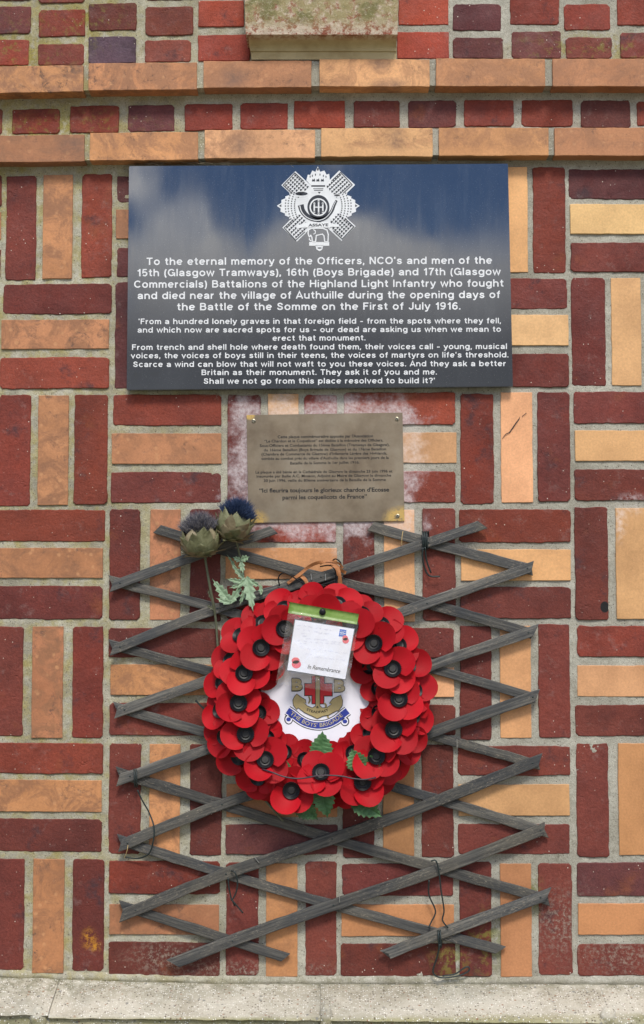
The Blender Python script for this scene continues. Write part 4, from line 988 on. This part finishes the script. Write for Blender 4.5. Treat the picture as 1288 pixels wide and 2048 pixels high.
for (x, y, d, L, W, ang) in [(641, 1520, .070, .054, .048, 86), (720, 1540, .088, .042, .044, 112), (733, 1538, .086, .040, .034, 45), (642, 1572, .074, .060, .046, -78), (592, 1602, .062, .054, .042, -40), (702, 1592, .072, .070, .046, -34), (572, 1545, .078, .024, .024, 95)]:
    leaf('leaf', x, y, d, L, W, ang, LEAFG, wreath)

# wire lying across the wreath, and the ties at its top
wire('wire', 'thin dark wire lying across the lowest poppies of the wreath', [[(524, 1538, .100), (545, 1545, .110), (570, 1554, .112), (600, 1557, .112), (642, 1551, .114), (680, 1552, .112), (705, 1557, .112), (730, 1559, .112), (752, 1555, .105)]], .0015, WIREP)
wire('wire', 'thin black wire looping over the slats at the top left of the wreath', [[(559, 1172, .03), (557, 1155, .032), (566, 1146, .034), (580, 1150, .036), (600, 1163, .036), (622, 1172, .034), (650, 1168, .034), (672, 1160, .034)], [(640, 1133, .028), (660, 1131, .034), (670, 1140, .036), (672, 1160, .034), (668, 1172, .034)], [(664, 1122, .03), (672, 1118, .034), (682, 1128, .034), (676, 1150, .034), (672, 1172, .036)]], .0013, BLACKP)
def ribbon(lst, wd, mat, mb):
    pts = spline(wpts(lst), 6); N = len(pts); vs = []; fs = []
    for i, p in enumerate(pts):
        d = (pts[min(i+1, N-1)]-pts[max(i-1, 0)]).normalized(); n_ = d.cross(Vector((0, 1, 0))).normalized(); w_ = wd(i/(N-1)) if callable(wd) else wd
        tws = Vector((0, .35*w_*math.sin(i*.35), 0)); vs += [p+n_*w_/2+tws, p-n_*w_/2-tws, p-n_*w_/2-tws+Vector((0, .0006, 0)), p+n_*w_/2+tws+Vector((0, .0006, 0))]
    for i in range(N-1):
        for k in range(4): fs.append((i*4+k, i*4+(k+1) % 4, i*4+4+(k+1) % 4, i*4+4+k))
    mb.add(vs, fs)
mb = MB()
ribbon([(575, 1167, .026), (600, 1148, .032), (622, 1131, .036), (645, 1124, .037), (668, 1128, .037), (682, 1140, .034), (692, 1146, .03)], .0062, None, mb)
ribbon([(662, 1126, .036), (674, 1136, .038), (679, 1155, .036), (681, 1175, .034)], .0085, None, mb)
ribbon([(640, 1128, .034), (655, 1122, .038), (676, 1126, .038), (686, 1136, .034)], .004, None, mb)
ribbon([(600, 1150, .03), (611, 1160, .03), (616, 1176, .03)], .007, None, mb)
tag(mb.build('raffia_bow', RAFFIA), 'strips of orange brown raffia tied round the slats above the wreath', 'ribbon')

# ------------------------------------------------------------------ message card in its sleeve
DC = .112
holder = empty('message_card', U(636, 1290, DC), 'white remembrance card in a clear sleeve with green top strip', 'card')
cd = [(590.5, 1239.6), (708.5, 1258), (690.6, 1358.6), (574.5, 1340)]
def bil(q, u, v):
    a = Vector(q[0]).lerp(Vector(q[1]), u); b = Vector(q[3]).lerp(Vector(q[2]), u); return a.lerp(b, v)
def quadmesh(q, d, nx, ny, wob, th=.0008):
    from mathutils import noise as nz
    vs = []; fs = []
    for s in (0, 1):
        for j in range(ny+1):
            for i in range(nx+1):
                p = bil(q, i/nx, j/ny); h = nz.noise(Vector((p.x*.03, p.y*.03, 1)))*wob; vs.append(U(p.x, p.y, d+h-s*th))
    n = (nx+1)*(ny+1)
    for j in range(ny):
        for i in range(nx):
            k = j*(nx+1)+i; fs.append((k, k+1, k+nx+2, k+nx+1)); fs.append((n+k, n+k+nx+1, n+k+nx+2, n+k+1))
    bd = [i for i in range(nx)]+[j*(nx+1)+nx for j in range(ny)]+[ny*(nx+1)+i for i in range(nx, 0, -1)]+[j*(nx+1) for j in range(ny, 0, -1)]
    for a, b in zip(bd, bd[1:]+bd[:1]): fs.append((a, b, n+b, n+a))
    return vs, fs
bk = [(589, 1238), (710, 1257), (691.6, 1360.6), (573, 1341.4)]
v_, f_ = quadmesh(bk, DC-.0012, 4, 4, 0); place('card_backing', v_, f_, simple('grey_card_edge', (.12, .14, .16), .6), holder)
v_, f_ = quadmesh(cd, DC, 4, 4, 0); cardo = place('card', v_, f_, CARD, holder)
v_, f_ = quadmesh([(579.6, 1204), (718, 1228), (714, 1249), (576, 1226)], DC+.001, 16, 3, .0012); place('green_strip', v_, f_, GREENB, holder, True)
v_, f_ = quadmesh([(577, 1222), (717, 1245), (694, 1388), (551.6, 1366.6)], DC+.004, 24, 24, .003, .0001); place('clear_sleeve', v_[:25*25], [f for f in f_ if max(f) < 625], FILM, holder, True)
mb = MB(); c = U(645, 1224, DC+.002); n = 20
mb.add([c+Vector((.0064*k_*math.cos(t), -h_, .0064*k_*math.sin(t))) for k_, h_ in ((1, -.004), (1, .002), (.8, .0035), (.4, .0042)) for t in [2*math.pi*i/n for i in range(n)]], [(j*n+i, j*n+(i+1) % n, (j+1)*n+(i+1) % n, (j+1)*n+i) for j in range(3) for i in range(n)]+[tuple(range(3*n, 4*n))])
mb.build('stud', BLACKP, holder, True)
KF = (540, 1190, 6.44)
def cl(fl, name, mat, k): fl.build(name, mat, cardo, DC+.0003+.0003*k)
cl(Flat(KF).ell(330, 845, 52, 42, 24).ell(340, 893, 60, 52, 24), 'printed_poppy', PINK, 0); cl(Flat(KF).ell(968, 553, 36, 34, 24).ell(975, 588, 42, 37, 24), 'printed_poppy', PINK, 1)
cl(Flat(KF).ell(335, 872, 8, 6, 12), 'poppy_eye', BLK, 2)
cl(Flat(KF).ell(972, 570, 6, 5, 12), 'poppy_eye', BLK, 2)
cl(Flat(KF).poly([(900, 440), (985, 450), (975, 540), (885, 532)]), 'blue_logo', LOGOB, 0)
cl(Flat(KF).stroke([(900, 490), (915, 482), (925, 495), (940, 484), (955, 497), (975, 490)], 9).stroke([(898, 462), (930, 466), (975, 470)], 4).stroke([(900, 508), (950, 514)], 5), 'logo_marks', WHITEL, 1)
cl(Flat(KF).text('In Remembrance', 482, 905, 945, 1008, 52, .006, .45), 'printed_words', BLK, 0)
random.seed(5); hw = Flat(KF)
for (x0, y0, L, sl) in [(350, 385, 470, .16), (345, 435, 380, .16), (600, 480, 120, .16), (400, 490, 60, .16), (410, 520, 60, .16), (470, 560, 420, .12), (350, 585, 250, .12), (640, 610, 260, .1), (390, 620, 60, .1), (390, 665, 50, .1), (480, 690, 480, .12), (450, 760, 80, 0), (600, 800, 370, .12), (610, 570, 90, .1)]:
    x = x0
    while x < x0+L:
        wl = random.uniform(25, 75); pts = []
        for k in range(int(wl/5)): pts.append((x+k*5, y0+(x+k*5-x0)*sl+random.uniform(-9, 9)))
        if len(pts) > 2: hw.stroke(pts, 3.2)
        x += wl+random.uniform(14, 40)
cl(hw, 'handwriting', PENC, 0)

# ------------------------------------------------------------------ dried thistles
def thistle(cx, cy, d, rx, rz, lean, name_label, tuftmat, topc, stem_pts, nb, seed):
    random.seed(seed); c = U(cx, cy, d); t = empty('dried_thistle', U(*stem_pts[-1]), name_label, 'dried flower', 'dried thistles above the wreath'); W = parent_world(t)
    q = Quaternion((0, 1, 0), R(lean))
    def E(v): return c+q @ v
    # inner cup
    mb = MB(); n = 18; vs = []
    for j in range(9):
        ph = -math.pi/2+math.pi*.78*j/8
        for k in range(n): a = 2*math.pi*k/n; vs.append(E(Vector((rx*.86*math.cos(ph)*math.cos(a), rx*.86*math.cos(ph)*math.sin(a), rz*.9*math.sin(ph)))))
    mb.add(vs, [(j*n+k, j*n+(k+1) % n, (j+1)*n+(k+1) % n, (j+1)*n+k) for j in range(8) for k in range(n)]+[tuple(range(8*n, 9*n))]); mb.build('flower_cup', BRACT, t, True)
    rowsn = 5
    for rr in range(rowsn):
        for k in range(nb):
            a = 2*math.pi*(k+.5*(rr % 2)+random.uniform(-.12, .12))/nb; ph0 = R(-80+rr*20); L = R(36+random.uniform(-3, 9)); wdt = rx*(2*math.pi/nb)*.62
            flare = random.uniform(.0, .42); wob_ = random.uniform(-.25, .25); vs = []; NS = 7
            for i in range(NS+1):
                s = i/NS; ph = ph0+L*s; off = (.94 if rr == 0 else 1.0)+.012*rr+.14*s*s+flare*s**4; wv = wdt*(math.sin(math.pi*(.16+.84*s)**.75)**.8 if s < 1 else .02)*math.cos(ph*.6)
                for m in (-1, -.5, 0, .5, 1):
                    aa = a+wob_*s*s+m*wv/(rx*max(.35, math.cos(ph))); oo = off*(1-.05*m*m)
                    vs.append(E(Vector((rx*oo*math.cos(ph)*math.cos(aa), rx*oo*math.cos(ph)*math.sin(aa), rz*oo*math.sin(ph)))))
            fs = [(i*5+m, i*5+m+1, i*5+m+6, i*5+m+5) for i in range(NS) for m in range(4)]
            if sum(v.y for v in vs)/len(vs) > c.y+rx*.75: continue
            place('bract', vs, fs, BRACTB if random.random() < .35 else BRACT, t, True)
    # florets
    mb = MB(); base = Vector((topc[0]*.001, 0, rz*.42))
    for k in range(2600):
        a = random.uniform(0, 2*math.pi); r_ = math.sqrt(random.random()); el = R(90-r_*48)
        p0 = Vector((rx*.76*r_*math.cos(a), rx*.76*r_*math.sin(a), rz*.42+.018*(1-r_*r_)))+base*.3
        dirv_ = Vector((math.cos(el)*math.cos(a), math.cos(el)*math.sin(a), math.sin(el)))+Vector((random.uniform(-.28, .28),)*1+(random.uniform(-.28, .28), random.uniform(-.2, .2)))
        L = topc[1]*.001*random.uniform(.7, 1.12)*(1-.15*r_); sdv = Vector((random.uniform(-1, 1), random.uniform(-1, 1), random.uniform(-1, 1))).normalized()*.0005
        p1 = p0+dirv_*L*.55; p2 = p0+dirv_*L+Vector((random.uniform(-.003, .003), random.uniform(-.003, .003), random.uniform(-.002, .002)))
        mb.add([E(p0-sdv), E(p0+sdv), E(p1+sdv), E(p1-sdv), E(p2)], [(0, 1, 2, 3), (3, 2, 4)])
    o = mb.build('florets', tuftmat, t); o['kind'] = 'stuff'
    mb = MB(); tube(mb, spline(wpts(stem_pts), 8), lambda s: .0026-.0009*math.sin(s*9)*.3, 8); mb.build('stem', STEMM, t, True)
    return t
t2 = thistle(468, 1053, .052, .0325, .033, 14, 'bluer dried thistle head beside the brass plaque, leafy stem', TUFTB, (0, 25), [(473, 1082, .05), (478, 1105, .04), (484, 1130, .036), (488, 1165, .032), (496, 1198, .028), (500, 1225, .028)], 9, 4)
t1 = thistle(401, 1084, .058, .0355, .033, -4, 'faded dried thistle head on bare stem, left of the bluer one', TUFTD, (0, 27), [(410, 1112, .055), (414, 1140, .045), (421, 1180, .040), (427, 1210, .032), (432, 1245, .020), (436, 1300, .018)], 9, 9)
for (x, y, d, L, W_, ang, p, tt) in [(482, 1122, .040, .017, .013, 155, t2, 3), (481, 1120, .042, .018, .016, 20, t2, 3), (482, 1122, .044, .024, .014, -80, t2, 3),
                                  (490, 1160, .036, .042, .013, 130, t2, 4), (488, 1165, .038, .034, .012, 168, t2, 4), (489, 1168, .036, .030, .011, 195, t2, 3),
                                  (494, 1152, .046, .068, .026, -80, t2, 5), (494, 1158, .045, .03, .014, -30, t2, 3), (496, 1156, .045, .026, .013, -140, t2, 3), (492, 1175, .04, .035, .012, -110, t2, 4),
                                  (462, 1206, .036, .058, .022, 128, t2, 5), (458, 1208, .035, .045, .018, 55, t2, 4), (462, 1207, .037, .03, .014, 160, t2, 3), (522, 1190, .03, .022, .010, 92, t2, 3),
                                  (424, 1200, .036, .022, .007, 112, t1, 3), (430, 1220, .03, .02, .007, 150, t1, 3), (472, 1135, .036, .03, .006, 125, t2, 3)]:
    leaf('leaf', x, y, d, L, W_, ang, LEAFP if p is t2 else STEMM, p, teeth=tt, fold=.18, deep=.42, droop=random.uniform(-.006, .006))

# loose stems and straws
mb = MB(); tube(mb, wpts([(528, 1598, .03), (545, 1618, .028), (566, 1642, .022)]), .0022, 7); tag(mb.build('cut_stem', STEMM), 'cut green stem end poking out below the wreath onto a slat', 'stem')
mb = MB(); tube(mb, wpts([(391, 1401, .03), (402, 1412, .032), (416, 1424, .034)]), .0019, 6); tag(mb.build('twig', WIRE), 'short dark twig end sticking out at the left edge of the wreath', 'twig')
mb = MB(); tube(mb, spline(wpts([(806, 1062, .03), (804, 1074, .032), (803, 1090, .03)]), 5), .0007, 5); tag(mb.build('straw', STRAW), 'thin yellow straw caught on a slat under the brass plaque corner', 'straw')
mb = MB(); tube(mb, spline(wpts([(256, 1690, .026), (254, 1702, .028), (249, 1716, .02)]), 5), .0006, 5); tag(mb.build('straw', STRAW), 'thin pale straw hanging at the lower left slat end', 'straw')

def web(x0, y0, x1, y1, d, n, ln, seed):
    random.seed(seed); mb = MB()
    for k in range(n):
        t = random.random(); x = x0+(x1-x0)*t; y = y0+(y1-y0)*t; a = random.uniform(0, 6.3); P = []
        for i in range(6):
            P.append((x, y, d+random.uniform(-.003, .003))); a += random.uniform(-.8, .8); x += math.cos(a)*ln/5; y += math.sin(a)*ln/5*.5
        tube(mb, wpts(P), .00022, 3)
    o = mb.build('cobweb', WEB); tag(o, kind='stuff'); o['label'] = 'fine grey dusty cobweb threads caught under the orange course above the dark plaque' if seed == 1 else 'fine grey cobweb threads hanging at the foot of the dark plaque'; o['category'] = 'cobweb'
WEB = simple('dusty_web', (.30, .26, .20), .9, .1)
web(290, 327, 600, 324, .022, 70, 22, 1)
web(420, 788, 560, 788, .004, 40, 26, 2)
# hairline cracks in the buff brick at the right of the brass plaque
Flat().stroke([(1004, 878), (1012, 868), (1019, 865), (1026, 855), (1032, 846), (1038, 838), (1040, 834)], lambda t: .8+2.6*t*(1-t)*2).stroke([(1044, 833), (1049, 829), (1053, 826)], 1.2).build('crack', BLK, wall, .0033)
